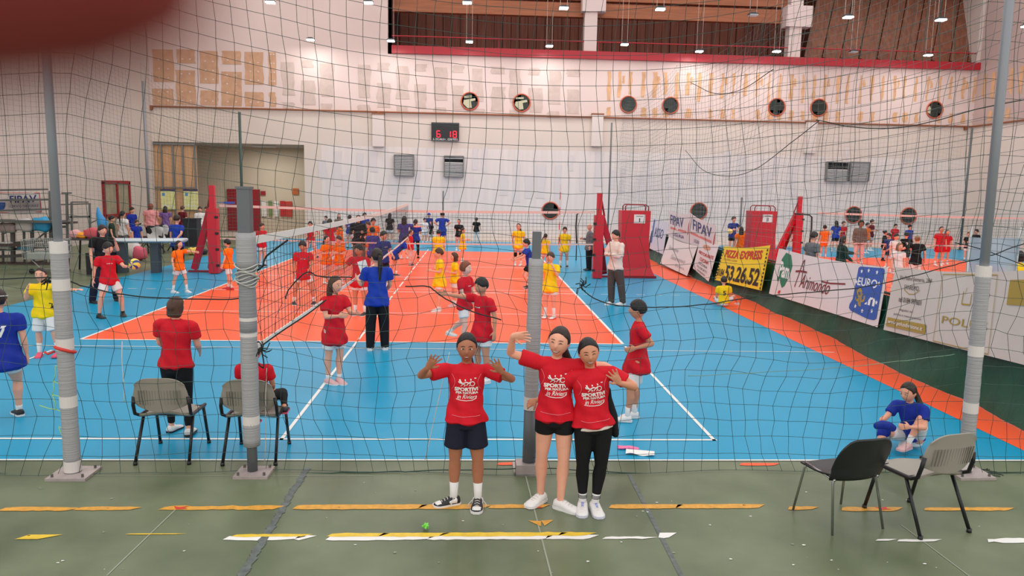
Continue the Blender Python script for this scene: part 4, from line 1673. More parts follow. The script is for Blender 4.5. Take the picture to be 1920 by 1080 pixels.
# low dark table with bags
p = at(162, 510)
t = thing('folding_table', 'dark folding table loaded with bags behind the boy in black', 'table', (p.x, p.y+.1, 0))
b = MB()
b.box((0, .2, .93), (1.1, .7, .05))
b.build('tabletop', [mat('table_dark', (70, 66, 68), .5)], t)
for x in (-.5, .5):
    for y in (-.1, .5):
        b = MB()
        b.bar((x, y, 0), (x*.85, y, .92), .04, .04)
        b.build('leg', [mblk], t)
for i, (dx, w, h, c, lab) in enumerate(((-.35, .3, .22, (214, 160, 160), 'pink and white bundle on the dark folding table'), (-.15, .3, .16, (250, 160, 40), 'orange cloth on the dark folding table'), (.12, .45, .28, (196, 80, 90), 'red and pink bag on the dark folding table'), (.42, .26, .3, (40, 36, 60), 'dark bag at the right end of the dark folding table'))):
    b = MB()
    b.ball((0, 0, h/2), (w/2, .15, h/2), nu=14, nv=10, fn=lambda d, w=w, h=h: V((math.copysign(abs(d.x)**.6, d.x)*w/2*(1+.15*sin(d.z*5+d.y*4)), math.copysign(abs(d.y)**.7, d.y)*.15, math.copysign(abs(d.z)**.6, d.z)*h/2*(1+.25*sin(d.x*5+1)))))
    tag(b.build('bundle', [mat('bundle%d' % i, c, .7, bump=.3, bscale=10)], smooth=True, loc=(p.x+dx, p.y+.2, .955)), lab, 'bundle')
b = MB()
b.box((0, 0, .3), (.62, .5, .6))
tag(b.build('bin', [mat('black_bin', (26, 28, 34), .5)], loc=(p.x+.62, p.y-.35, 0)), 'black box bin standing beside the dark folding table', 'bin')

p = at(268, 513)
t = thing('long_table', 'long white topped table on dark square legs behind the boy with the ball', 'table', (p.x+.1, p.y+.3, 0), radians(6))
b = MB()
b.loft([(-1.0, 0, .92), (0, 0, .93), (.95, 0, .94)], [(.4, .06), (.4, .06), (.4, .06)], ref=(0, 1, 0), n=12)
b.build('tabletop', [mat('table_white', (196, 208, 214), .4)], t, smooth=True)
for x in (-.75, .15):
    b = MB()
    b.box((x, 0, .44), (.22, .3, .88))
    b.build('leg', [mat('table_leg_grey', (62, 70, 78), .5)], t)
for i, (px, lab) in enumerate(((292, 'folded dark frame chair near the boy in blue'), (312, 'dark chair with a white jacket over it near the boy in blue'), (275, 'dark chair with pale jacket behind the long white table'))):
    Yc = 27.2+.9*i
    q = at(px, 470, Y=Yc)
    t = thing('garden_chair', lab, 'chair', (q.x, Yc, 0), radians(20+40*i), 'dark folding chairs at the left')
    b = MB()
    for s_ in (-1, 1):
        b.bar((s_*.25, -.25, 0), (s_*.25, .2, .5), .03, .03)
        b.bar((s_*.25, .25, 0), (s_*.25, -.2, .5), .03, .03)
    b.build('legs_frame', [mblk], t)
    b = MB()
    b.box((0, 0, .48), (.52, .45, .04))
    b.build('seat', [mblk], t)
    b = MB()
    b.box((0, .22, .75), (.52, .04, .5))
    bb = b.build('backrest', [mblk], t)
    b = MB()
    b.sheet(lambda u, v: V((-.25+.5*u+.02*sin(v*9), .20-.06*sin(pi*u)-.05*sin(v*5+u*4), .35+.62*v-.04*sin(u*7))), 10, 8, .02, (0, 1, 0))
    b.build('jacket', [mat('jacket_pale', (206, 204, 202), .8, bump=.4, bscale=10)], t, smooth=True)
q = at(362, 470, Y=30.5)
b = MB()
b.box((0, 0, .55), (.55, .5, 1.1))
b.box((0, 0, 1.13), (.6, .55, .06))
tag(b.build('waste_bin', [mat('waste_black', (36, 40, 48), .5)], loc=(q.x, 30.5, 0)), 'tall dark waste bin behind the boy in blue, in front of the recess', 'bin')

# ---- fingertip over the lens corner
fm = mat('finger_skin', (124, 52, 47), .6, spec=.15)
b = MB()
Dn = .034
tip = at(-38, -106, Y=Dn)
dr = (CR*-.9+CU*.42+CF*.15).normalized()
b.loft([tip+CR*.0040, tip-CR*.003+CU*.0002, tip+dr*.014, tip+dr*.035, tip+dr*.06], [(.0062, .0062), (.0076, .0074), (.0082, .0080), (.0084, .0084), (.0088, .009)], ref=CF, n=24, cap=1.0)
me = remeshed(b, .0008, 3)
for v in me.vertices:
    v.co -= tip
o = link_mesh('fingertip', me, fm)
o.location = tip
tag(o, 'blurred dark red fingertip covering the upper left corner of the view', 'fingertip')
b = MB()
b.ball(tip+dr*.004-CF*-.0072, (.006, .001, .005), nu=10, nv=6)
for i in range(len(b.v)):
    b.v[i] = tuple(V(b.v[i])-tip)
b.build('fingernail', [mat('nail', (186, 110, 100), .35)], o, smooth=True)
# ================================================================== PEOPLE
import numpy as np
random.seed(23)
SKIN = {'fair': (232, 168, 142), 'mid': (206, 142, 112), 'tan': (172, 112, 84), 'pale': (238, 184, 164)}
HAIRC = {'black': (24, 20, 20), 'dark': (44, 30, 26), 'brown': (78, 50, 36), 'red': (128, 66, 42), 'light': (140, 104, 72), 'grey': (120, 112, 104)}
CLOTH = {'red': (206, 22, 40), 'blue': (32, 62, 168), 'navyblue': (40, 58, 130), 'violet': (74, 72, 160), 'yellow': (246, 208, 24), 'orange': (252, 118, 20), 'white': (226, 222, 220), 'black': (20, 20, 23),
         'navy': (26, 28, 46), 'cream': (226, 210, 200), 'grey': (110, 112, 118), 'brown': (82, 72, 68), 'pink': (226, 150, 150), 'purple': (120, 92, 150), 'maroon': (104, 30, 40), 'green': (34, 56, 48),
         'taupe': (120, 106, 96), 'beige': (206, 164, 120), 'pinkwhite': (226, 190, 186), 'royal': (26, 48, 150)}


def skin(k):
    return mat('skin_'+k, SKIN[k], .5, spec=.35, var=.05, scale=12)


def hairm(k):
    return mat('hair_'+k, HAIRC[k], .42, spec=.4, bump=.5, bscale=60, stretch=(1, 1, .15))


def clothm(k):
    return mat('cloth_'+k, CLOTH[k], .75, spec=.25, bump=.35, bscale=11, var=.05, scale=6)


def shoem(k):
    c = {'white': (226, 224, 222), 'black': (26, 26, 30), 'pink': (228, 80, 110), 'rose': (214, 170, 172), 'red': (200, 40, 50), 'lilac': (206, 206, 222)}[k]
    return mat('shoe_'+k, c, .5, bump=.2, bscale=50)


def nrm(v):
    return V(v).normalized()


# arms/legs as directions in the person's own frame: -y is forward, -x is the person's right
ARMS = {
    'down': ((-.16, .02, -1), (-.06, -.22, -1)),
    'loose': ((-.28, .08, -1), (-.14, -.35, -1)),
    'hip': ((-.72, .35, -.62), (.62, -.42, -.42)),
    'front': ((-.16, -.05, -1), (.35, -1, .12)),
    'frontlow': ((-.14, -.25, -1), (.25, -.8, -.55)),
    'out': ((-1, -.25, -.25), (-.9, -.5, .05)),
    'up': ((-.75, -.1, .75), (.1, -.15, 1)),
    'reach': ((-.15, -1, -.25), (.1, -1, .05)),
    'reachlow': ((-.12, -.8, -.6), (.12, -1, -.1)),
    'mouth': ((-.25, -.55, -.9), (.45, -.45, 1)),
    'cross': ((-.22, -.25, -.95), (1, -.5, .12)),
    'behind': ((-.25, .55, -.9), (.5, .4, -.7)),
}
LEGS = {
    'stand': ((-.07, -.03, -1), (-.03, .05, -1)),
    'wide': ((-.30, -.10, -1), (-.14, .14, -1)),
    'bent': ((-.25, -.55, -1), (-.06, .5, -1)),
    'fwd': ((-.05, -.42, -1), (-.02, -.02, -1)),
    'back': ((-.05, .22, -1), (-.02, .45, -1)),
    'kick': ((-.05, .10, -1), (0, .95, -.45)),
    'sit': ((-.10, -1, -.02), (-.03, .05, -1)),
}


def side(d, s):
    """mirror a right-side direction for the left side"""
    return V(d) if s < 0 else V((-d[0], d[1], d[2]))


def person(loc, h, rot, label, shirt='red', bottom='white', bkind='shorts', hair='short', hc='dark', sk='fair', arms=('down', 'down'), legs=('stand', 'stand'),
           lean=(0, 0), head=(0, 0, 0), tw=0, socks='white', sock_h=.35, shoes='white', lod=2, bulk=1.0, adult=False, sleeve=.62, hands=('relax', 'relax'), footyaw=(10, -10),
           z0=None, face=None, group=None, longshirt=0.0, hem=-.20, hx=None, number=None, chest=None, extra=None, sole='white', skirt=False, shoe_sides=None, hairband=None, cap_=None,
           footpitch=(0, 0), shorts_len=.62, voxel=None, wid=1.0):
    vox = voxel or {0: .0052, 1: .0085, 2: .013}[lod]
    T = nrm((lean[0], -lean[1], 1))
    s = V((cos(radians(tw)), sin(radians(tw)), 0))
    s = (s - T*s.dot(T)).normalized()
    fwdT = T.cross(s).normalized()*-1             # forward of the chest (-y when upright)
    if fwdT.y > 0 and abs(tw) < 90:
        fwdT = -fwdT
    hh = (.138 if adult else .158)*h
    P = V((0, 0, 0))
    TL = (1-.51)*h-hh-.028*h
    N = P+T*TL
    shw = (.112 if adult else .106)*h*bulk**.5*wid
    hipw = .047*h*bulk**.4
    UA, FA, TH, SHN = .155*h, .132*h, .245*h, .225*h
    J = {}
    for k, sg in ((0, -1), (1, 1)):
        a = arms[k]
        A = [side(d, sg) for d in ARMS[a]] if isinstance(a, str) else [V(a[0]), V(a[1])]
        Rm = Matrix((s, -fwdT, T)).transposed()
        A = [(Rm @ d).normalized() for d in A]
        S = N - T*.030*h + s*(sg*shw)
        if A[0].z > .2:
            S += T*.012*h - s*sg*.01*h
        E_ = S+A[0]*UA
        W_ = E_+A[1]*FA
        g = legs[k]
        B_ = [side(d, sg) for d in LEGS[g]] if isinstance(g, str) else [V(g[0]), V(g[1])]
        B_ = [d.normalized() for d in B_]
        H_ = P+V((sg*hipw, 0, 0))
        K_ = H_+B_[0]*TH
        An = K_+B_[1]*SHN
        J[k] = dict(S=S, E=E_, W=W_, ud=A[0], fd=A[1], H=H_, K=K_, A=An, td=B_[0], sd=B_[1], sg=sg)
    low = min(J[0]['A'].z, J[1]['A'].z)-.040*h
    dz = (-low) if z0 is None else z0
    up = V((0, 0, dz))
    P += up
    N += up
    for k in J:
        for q in 'SEWHKA':
            J[k][q] = J[k][q]+up
    # head frame
    hy, hp, hr = [radians(q) for q in head]
    Hm = Matrix.Rotation(hy, 3, 'Z') @ Matrix.Rotation(hr, 3, 'Y') @ Matrix.Rotation(hp, 3, 'X')
    hup = Hm @ V((0, 0, 1))
    Hc = N+T*.020*h+hup*(hh*.5)+(-T*.0)+fwdT*.012*h
    if lean[1] > .35:
        Hc += fwdT*.02*h
    nseg = {0: 18, 1: 14, 2: 10}[lod]
    b = MB()
    bk = bulk
    X = (1, 0, 0)

    def st(u):
        return P+T*(TL*u)
    w = wid
    tors = [(-.10, .070*w, .055), (.0, .084*w, .062), (.18, .080*w, .058), (.42, .070*w, .050), (.70, .082*w, .058), (.86, .080*w, .044), (.95, .044*w, .032)]
    b.loft([st(u) for u, _, _ in tors], [(a*h*bk, c*h*bk) for _, a, c in tors], ref=s, n=nseg)
    ske = .9+.1*bk
    b.loft([J[0]['S'], st(.91), J[1]['S']], [.026*h, .028*h, .026*h], n=nseg, cap=.2)
    for k in J:
        j = J[k]
        b.loft([j['S'], j['S'].lerp(j['E'], .4), j['E']], [.030*h*ske, .0265*h*ske, .0205*h*ske], n=nseg)
        b.loft([j['E'], j['E'].lerp(j['W'], .28), j['E'].lerp(j['W'], .7), j['W']], [.0205*h*ske, .0215*h*ske, .0165*h*ske, .0135*h*ske], n=nseg)
        leg0 = j['H']+V((0, 0, .0))
        b.loft([leg0, j['H'].lerp(j['K'], .3), j['H'].lerp(j['K'], .7), j['K']], [.056*h*bk, .050*h*bk, .040*h*bk**.7, .031*h], n=nseg)
        a_, bb_ = frame(j['sd'], X)
        cb = -bb_ if bb_.y < 0 else bb_                # calf to the back
        b.loft([j['K'], j['K'].lerp(j['A'], .28)+cb*.010*h, j['K'].lerp(j['A'], .62)+cb*.004*h, j['A']], [.031*h, .034*h*ske, .024*h, .0185*h], n=nseg)
        # foot inside the shoe
        fy = radians(footyaw[k])
        ff = V((sin(fy), -cos(fy), 0))
        if footpitch[k]:
            ff = (ff*cos(radians(footpitch[k]))-V((0, 0, sin(radians(footpitch[k]))))).normalized()
        j['ff'] = ff
        b.loft([j['A'], j['A']+ff*.03*h-V((0, 0, .014*h))], [.018*h, .016*h], n=nseg)
        # hand
        hd = hands[k]
        mode = hd if isinstance(hd, str) else hd[0]
        if isinstance(hd, str):
            d = j['fd'].copy()
            n_ = V((-j['sg'], 0, 0)) if abs(d.x) < .7 else V((0, 0, -1))
        else:
            d = nrm(hd[1])
            n_ = V(hd[2])
        n_ = (n_-d*n_.dot(d)).normalized()            # palm normal
        lat = d.cross(n_)                              # across the palm
        ts = 1 if len(hd) < 4 or isinstance(hd, str) else hd[3]
        if isinstance(hd, str):
            ts = 1 if lat.dot(V((0, -1, .3))) > 0 else -1
        hs = h*(.92 if adult else 1.0)
        Wp = j['W']
        b.loft([Wp-d*.004*h, Wp+d*.018*hs, Wp+d*.040*hs, Wp+d*.052*hs], [(.0135*hs, .011*hs), (.021*hs, .0105*hs), (.0235*hs, .0095*hs), (.021*hs, .008*hs)], ref=lat, n=nseg, cap=.5)
        fr = .0056*hs if lod < 2 else .0066*hs
        spread = {'open': .30, 'relax': .06, 'fist': .0, 'grip': .02, 'wave': .22}[mode]
        curl = {'open': .06, 'relax': .45, 'fist': 1.5, 'grip': .9, 'wave': .18}[mode]
        for q, L in enumerate((.042, .048, .044, .034)):
            off = (1.5-q)*.0125*hs*ts
            base = Wp+d*.048*hs+lat*off
            fd = (d+lat*(spread*(1.5-q)/1.5*ts)).normalized()
            p1 = base+fd*(L*.45*hs)
            d2 = (fd*cos(curl)+n_*sin(curl)).normalized()
            p2 = p1+d2*(L*.33*hs)
            d3 = (fd*cos(curl*1.7)+n_*sin(curl*1.7)).normalized()
            b.loft([base-fd*.008*hs, p1, p2, p2+d3*(L*.25*hs)], [fr*1.1, fr, fr*.92, fr*.8], n=8)
        tb = Wp+d*.014*hs+lat*(.016*hs*ts)
        td = (d*.62+lat*(.75*ts)+n_*(.25+.3*min(curl, 1))).normalized()
        td2 = (d*.85+lat*(.35*ts)+n_*(.2+.5*min(curl, 1))).normalized()
        b.loft([tb, tb+td*.022*hs, tb+td*.022*hs+td2*.022*hs], [fr*1.45, fr*1.2, fr*.9], n=8)
        j['hand'] = Wp+d*.06*hs
        j['palm'] = n_
    # neck and head
    b.loft([N-T*.03*h, N+T*.015*h, Hc-hup*hh*.18], [.032*h, .0265*h*bk**.3, .027*h], n=nseg)
    nu, nv = ((28, 22), (20, 16), (14, 10))[lod]
    dlt = 1.0

    def headfn(d, k=1.0):
        x, y, z = .345*d.x, .425*d.y, .495*d.z
        if d.z < 0:
            q = -d.z
            x *= 1-.30*q**1.6
            if d.y > 0:
                y *= 1-.42*q
            else:
                y *= 1-.04*q
        if d.y < 0:
            nose = exp(-(d.x**2/.012+(d.z+.20)**2/.02))
            bridge = exp(-(d.x**2/.008+(d.z-.0)**2/.03))
            y -= (.085*nose+.030*bridge)*dlt
            for e in (-.36, .36):
                y += .028*exp(-((d.x-e)**2/.02+(d.z-.08)**2/.012))
            y -= .018*exp(-(d.x**2/.03+(d.z+.56)**2/.012))
            y -= .022*exp(-(d.x**2/.04+(d.z+.86)**2/.02))
            for e in (-.5, .5):
                y -= .014*exp(-((d.x-e)**2/.04+(d.z+.28)**2/.04))
        return V((x, y, z))*hh*k
    b.ball(Hc, 1, Hm, nu, nv, fn=headfn)
    for sg in (-1, 1):
        b.ball(Hc+Hm @ V((sg*.345*hh, .03*hh, -.04*hh)), (.028*hh, .055*hh, .095*hh), Hm, 8, 6)
    me = remeshed(b, vox, 2 if lod < 2 else 1, .5)
    root = link_mesh('person', me, skin(sk))
    tag(root, label, 'person', group)
    root.location = (loc[0], loc[1], loc[2] if len(loc) > 2 else 0)
    root.rotation_euler = (0, 0, radians(rot))
    bv = BVHTree.FromPolygons([v.co for v in me.vertices], [tuple(p.vertices) for p in me.polygons])

    # ---- clothes
    lo = .012 if lod == 2 else .009
    b = MB()
    hm_ = hem-longshirt
    hw_ = .114 if hm_ > -.1 else .121
    hd_ = .083 if hm_ > -.25 else .112
    prof = [(hm_, hw_*w, hd_), (min(-.0, hm_+.15), (hw_-.004)*w, hd_-.004), (.2, .092*w, .068), (.45, .084*w, .062), (.72, .092*w, .066), (.87, .092*w, .055), (.96, .056*w, .042), (1.0, .040*w, .037)]
    b.loft([J[0]['S']-T*.003*h, st(.90), J[1]['S']-T*.003*h], [.037*h, .041*h, .037*h], n=nseg, cap=.3)
    b.loft([st(u) for u, _, _ in prof], [(a*h*bk+lo*.5, c*h*bk+lo*.5) for _, a, c in prof], ref=s, n=nseg+4, cap=.25)
    for k in J:
        j = J[k]
        e1 = j['S'].lerp(j['E'], min(sleeve, 1.0))
        r0, r1 = .045*h*ske, .042*h*ske
        if sleeve > 1:
            r0, r1 = .040*h*ske, .032*h*ske
        b.loft([j['S']-T*.002*h, j['S'].lerp(e1, .5), e1], [r0*.88, r0*.93, r1], n=nseg, cap=(.7, .15))
        if sleeve > 1:
            b.loft([j['E'], j['E'].lerp(j['W'], min(1, sleeve-1))], [.032*h*ske, .023*h*ske], n=nseg, cap=.4)
    sm = remeshed(b, vox*1.25, 3, .5)
    rng = random.Random(sum(ord(q)*(i_+1) for i_, q in enumerate(label)) % 9999)
    p1, p2, p3 = rng.uniform(0, 6), rng.uniform(0, 6), rng.uniform(0, 6)
    nv_ = len(sm.vertices)
    cc, nn = np.empty(nv_*3, np.float32), np.empty(nv_*3, np.float32)
    sm.vertices.foreach_get('co', cc)
    sm.vertices.foreach_get('normal', nn)
    cc, nn = cc.reshape(-1, 3), nn.reshape(-1, 3)
    d = np.clip((N.z-cc[:, 2])/max(.05, TL), 0, 1)
    a = np.arctan2(cc[:, 1]-P.y, cc[:, 0]-P.x)
    k = (.0014+.0042*d)*h/1.4*(1 if lod < 2 else 1.3)
    cc = cc + nn*(k*(np.sin(a*5+cc[:, 2]*22+p1)+.6*np.sin(cc[:, 2]*48+a*3+p2)+.5*np.sin(cc[:, 0]*60+p3)))[:, None]
    sm.vertices.foreach_set('co', cc.ravel())
    sm.update()
    so_n = 0
    so = link_mesh('shirt' if sleeve <= 1 else 'sweater', sm, clothm(shirt), root)
    if lod < 2:
        b = MB()
        b.tube([N-T*.006*h+s*(.039*h*cos(q))+fwdT*(.036*h*sin(q)-.004*h)-T*(.010*h*max(0, sin(q))) for q in [i*pi/12 for i in range(24)]], .0042*h, 6, closed=True)
        b.build('collar', [clothm(shirt)], so, smooth=True)
    sbv = BVHTree.FromPolygons([v.co for v in sm.vertices], [tuple(p.vertices) for p in sm.polygons])
    b = MB()
    b.loft([st(-.16), st(-.05), st(.06)], [(.086*h*bk*w, .064*h*bk), (.087*h*bk*w, .065*h*bk), (.080*h*bk*w, .058*h*bk)], ref=s, n=nseg+2, cap=.3)
    for k in J:
        j = J[k]
        if bkind == 'shorts':
            e1 = j['H'].lerp(j['K'], shorts_len)
            b.loft([j['H']+V((0, 0, .01*h)), j['H'].lerp(j['K'], shorts_len*.55), e1], [.053*h*bk, .058*h*bk, .062*h*bk], n=nseg, cap=.2)
        elif bkind == 'tight_shorts':
            b.loft([j['H']+V((0, 0, .01*h)), j['H'].lerp(j['K'], .38)], [.060*h*bk, .054*h*bk], n=nseg, cap=.15)
        elif bkind == 'leggings':
            b.loft([j['H'], j['H'].lerp(j['K'], .3), j['H'].lerp(j['K'], .7), j['K']], [.060*h*bk, .053*h*bk, .043*h*bk**.7, .035*h], n=nseg)
            a_, bb_ = frame(j['sd'], X)
            cb = -bb_ if bb_.y < 0 else bb_
            b.loft([j['K'], j['K'].lerp(j['A'], .28)+cb*.010*h, j['K'].lerp(j['A'], .62)+cb*.004*h, j['K'].lerp(j['A'], .74 if lod == 0 else .86)], [.035*h, .0375*h, .028*h, .025*h], n=nseg, cap=.3)
        elif bkind == 'trousers':
            b.loft([j['H'], j['H'].lerp(j['K'], .5), j['K'], j['K'].lerp(j['A'], .5), j['A']+V((0, 0, -.012*h))], [.061*h*bk, .056*h*bk, .051*h, .046*h, .040*h], n=nseg, cap=.2)
    if skirt:
        b.loft([st(-.05), st(-.8)], [(.09*h, .07*h), (.10*h, .085*h)], ref=s, n=nseg, cap=.1)
    link_mesh({'shorts': 'shorts', 'tight_shorts': 'shorts', 'leggings': 'leggings', 'trousers': 'trousers'}[bkind], remeshed(b, vox*1.25, 2, .5), clothm(bottom), root)
    # ---- socks and shoes
    for k in J:
        j = J[k]
        if socks and bkind in ('shorts', 'tight_shorts') or (socks and bkind == 'leggings' and lod == 0):
            b = MB()
            top = j['A'].lerp(j['K'], sock_h)
            b.loft([j['A']-V((0, 0, .012*h)), j['A'].lerp(j['K'], .12), top], [.0215*h, .0215*h, .0235*h+.010*h*max(0, sock_h-.2)], n=12, cap=.15)
            so_ = b.build('sock', [mat('sock_white', (228, 226, 224), .85) if socks == 'white' else clothm(socks)], root, smooth=True)
            if socks == 'white' and lod == 0 and bkind == 'leggings':
                for q in range(3):
                    b = MB()
                    c = j['A'].lerp(j['K'], sock_h-.04-.035*q)
                    b.tube([c-V((0, 0, .003)), c+V((0, 0, .003))], .0225*h+.0035, 14, caps=False)
                    b.build('stripe', [clothm('black')], so_, smooth=True)
        ff = j['ff']
        a_ = V((0, 0, 1)).cross(ff)
        a_ = a_.normalized()
        upv = ff.cross(a_).normalized()
        if upv.z < 0:
            upv = -upv
        g = j['A']-upv*.040*h                         # sole point under the ankle
        sh = {'h': [(-.034, .020, .045), (-.022, .027, .052), (.0, .029, .056), (.030, .029, .048), (.060, .033, .034), (.085, .034, .027), (.103, .028, .022), (.115, .015, .016)]}['h']
        b = MB()
        n = 12
        vs, fs = [], []
        for (t_, w_, z_) in sh:
            for q in range(n):
                an = 2*pi*q/n
                vs.append(g+ff*(t_*h)+a_*(cos(an)*w_*h)+upv*(max(.004*h, (.5+.5*sin(an))*z_*h if sin(an) > -.2 else .004*h)))
        for i in range(len(sh)-1):
            for q in range(n):
                fs.append((i*n+q, i*n+(q+1) % n, (i+1)*n+(q+1) % n, (i+1)*n+q))
        fs.append(tuple(range(n-1, -1, -1)))
        fs.append(tuple((len(sh)-1)*n+q for q in range(n)))
        b.add(vs, fs)
        shoe = b.build('shoe', [shoem(shoes)], root, smooth=True)
        if lod < 2 or sole != shoes:
            b = MB()
            prof2 = [(-.040, .016), (-.030, .026), (.0, .030), (.03, .030), (.06, .0345), (.085, .0355), (.105, .030), (.119, .015)]
            vs = []
            for zz in (0, .013*h):
                vs += [g+ff*(t_*h)+a_*(w_*h)+upv*zz for t_, w_ in prof2]+[g+ff*(t_*h)-a_*(w_*h)+upv*zz for t_, w_ in prof2[::-1]]
            m_n = len(prof2)*2
            fs = [tuple(range(m_n-1, -1, -1)), tuple(range(m_n, 2*m_n))]+[(i, (i+1) % m_n, (i+1) % m_n+m_n, i+m_n) for i in range(m_n)]
            b.add(vs, fs)
            b.build('sole', [shoem(sole)], shoe)
        if lod == 0:
            b = MB()
            for q in range(4):
                t_ = .022+.016*q
                z_ = .056-.42*(t_-.01)+.002
                b.tube([g+ff*(t_*h)-a_*(.015*h)+upv*((z_-.006)*h), g+ff*(t_*h)+upv*(z_*h), g+ff*(t_*h)+a_*(.015*h)+upv*((z_-.006)*h)], .0022*h, 5)
            if shoe_sides == 'bw':
                for q in (-1, 1):
                    b.tube([g+ff*(.0*h)+a_*(q*.010*h)+upv*(.054*h), g+ff*(.03*h)+a_*(q*.05*h)+upv*(.02*h), g+ff*(.04*h)+a_*(q*.045*h)+upv*(.006*h)], .0022*h, 5)
            b.build('laces', [mat('lace', (216, 208, 200), .7)], shoe, smooth=True)
            if shoe_sides:
                b = MB()
                if shoe_sides == 'bw':
                    b.loft([g+ff*(.075*h)+upv*(.018*h), g+ff*(.1*h)+upv*(.013*h)], [(.029*h, .0125*h), (.026*h, .012*h)], ref=a_, n=12)
                    for q in (-1, 1):
                        b.loft([g+ff*(-.01*h)+a_*(q*.020*h)+upv*(.03*h), g+ff*(.03*h)+a_*(q*.022*h)+upv*(.024*h)], [(.018*h, .010*h), (.010*h, .008*h)], ref=upv, n=10)
                    b.build('white_panels', [shoem('white')], shoe, smooth=True)
                else:
                    b.loft([g+ff*(.02*h)+upv*(.040*h), g+ff*(.05*h)+upv*(.030*h)], [(.012*h, .014*h), (.010*h, .010*h)], ref=a_, n=10)
                    b.build('blue_panels', [mat('shoe_blue', (130, 146, 206), .5)], shoe, smooth=True)
        if extra and 'kneepad' in extra and k in extra['kneepad']:
            b = MB()
            d1 = (j['K']-j['H']).normalized()
            b.loft([j['K']-d1*.045*h, j['K'], j['K']+j['sd']*.045*h], [.040*h, .042*h, .038*h], n=12, cap=.3)
            b.build('knee_pad', [clothm(extra['padcol'])], root, smooth=True)
    # ---- hair
    hb = MB()
    if hair != 'bald':
        thk = {'short': .12, 'curly': .16, 'bob': .19, 'long': .07, 'pony': .075, 'tail': .075, 'bun': .075, 'braid': .05, 'afro': .26}.get(hair, .07)
        hl = {'short': .34, 'curly': .58, 'afro': .55}.get(hair, .64)
        zb = {'short': -.30, 'bob': -.78, 'long': -.85, 'curly': -.35, 'afro': -.55}.get(hair, -.42)

        def sm_(x, a, c):
            t = max(0, min(1, (x-a)/(c-a)))
            return t*t*(3-2*t)

        def hairfn(d):
            z = d.z
            hl_ = hl+.10-.5*d.x*d.x
            front = sm_(-d.y, .30, .48)*sm_(hl_-z, -.02, .16)
            temple = sm_(-d.y, -.10, .12)*sm_(.02-z, -.02, .14) if hair not in ('bob', 'long', 'curly', 'afro') else sm_(-d.y, .2, .4)*sm_(.02-z, -.02, .14)
            bot = sm_(zb-z, -.05, .14)
            earw = sm_(.28-abs(d.y-.02), 0, .12)*sm_(-.04-z, 0, .1) if hair in ('short', 'pony', 'tail', 'bun', 'braid') else 0
            w_ = max(front, temple, bot, earw)
            k = (1+thk)*(1-w_)+.86*w_
            if hair == 'bob':
                k += .035*sin(d.x*9+z*7)*sin(z*11+d.y*5)*(1-w_)
            if hair in ('curly', 'afro'):
                k += (.035*sin(d.x*17+1)*sin(d.z*15)*sin(d.y*16+2))*(1-w_)
            if hair == 'short':
                k += (.022*sin(d.x*19+d.y*9)*max(0, z)+.03*sin(d.x*31+z*4)*max(0, -d.y)*max(0, .75-z))*(1-w_)
            q = headfn(V((d.x, max(d.y, -.99), d.z)), 1.0)
            if d.y < 0 and d.z > -.1:
                pass
            return q*k
        hb.ball(Hc, 1, Hm, nu+6, nv+4, fn=hairfn)
        bk_ = Hm @ V((0, 1, 0))
        if hair in ('pony', 'tail', 'braid'):
            r0 = Hc+Hm @ V((0, .40*hh, .10*hh if hair != 'tail' else -.14*hh))
            down = V((0, 0, -1))
            sw = 0 if hx is None else hx
            L = {'pony': 1.5, 'tail': .75, 'braid': 1.7}[hair]
            p1_ = r0+bk_*.14*hh+down*.10*hh
            p2_ = r0+bk_*.20*hh+down*(.55*hh)+V((sw*.3*hh, 0, 0))
            p3_ = r0+bk_*.10*hh+down*(L*hh)+V((sw*.8*hh, 0, 0))
            hb.loft([r0-bk_*.05*hh, p1_, p2_, p3_], [.11*hh, .13*hh, (.15 if hair != 'braid' else .10)*hh, .06*hh], n=12)
        if hair == 'bun':
            hb.ball(Hc+Hm @ V((0, .42*hh, .22*hh)), .19*hh, None, 12, 8)
        if hair == 'long':
            hb.loft([Hc+bk_*.18*hh, Hc+bk_*.26*hh-V((0, 0, .55*hh)), Hc+bk_*.24*hh-V((0, 0, 1.15*hh)), Hc+bk_*.18*hh-V((0, 0, 1.45*hh))], [(.36*hh, .26*hh), (.40*hh, .20*hh), (.36*hh, .15*hh), (.20*hh, .08*hh)], ref=Hm @ V((1, 0, 0)), n=16)
        if hair == 'bob':
            hb.loft([Hc+bk_*.12*hh, Hc+bk_*.16*hh-V((0, 0, .42*hh))], [(.40*hh, .32*hh), (.42*hh, .28*hh)], ref=Hm @ V((1, 0, 0)), n=16, cap=.4)
        hm = remeshed(hb, vox*1.1, 1, .4)
        ho = link_mesh('hair', hm, hairm(hc), root)
        if hair in ('pony', 'tail', 'braid') and lod < 2:
            b = MB()
            b.tube([r0+bk_*.05*hh+V((.12*hh*cos(q), 0, .12*hh*sin(q))) for q in [i*pi/6 for i in range(12)]], .025*hh, 6, closed=True)
            b.build('hair_tie', [clothm(hairband) if hairband else mat('tie_black', (30, 30, 34), .7)], ho, smooth=True)
        if hairband and hair not in ('pony', 'tail', 'braid'):
            b = MB()
            b.tube([Hc+Hm @ V((.375*hh*cos(q), .46*hh*sin(q), .16*hh+.05*hh*sin(q))) for q in [i*pi/10 for i in range(20)]], .022*hh, 6, closed=True)
            b.build('headband', [mat('band_white', (210, 208, 206), .7)], ho, smooth=True)
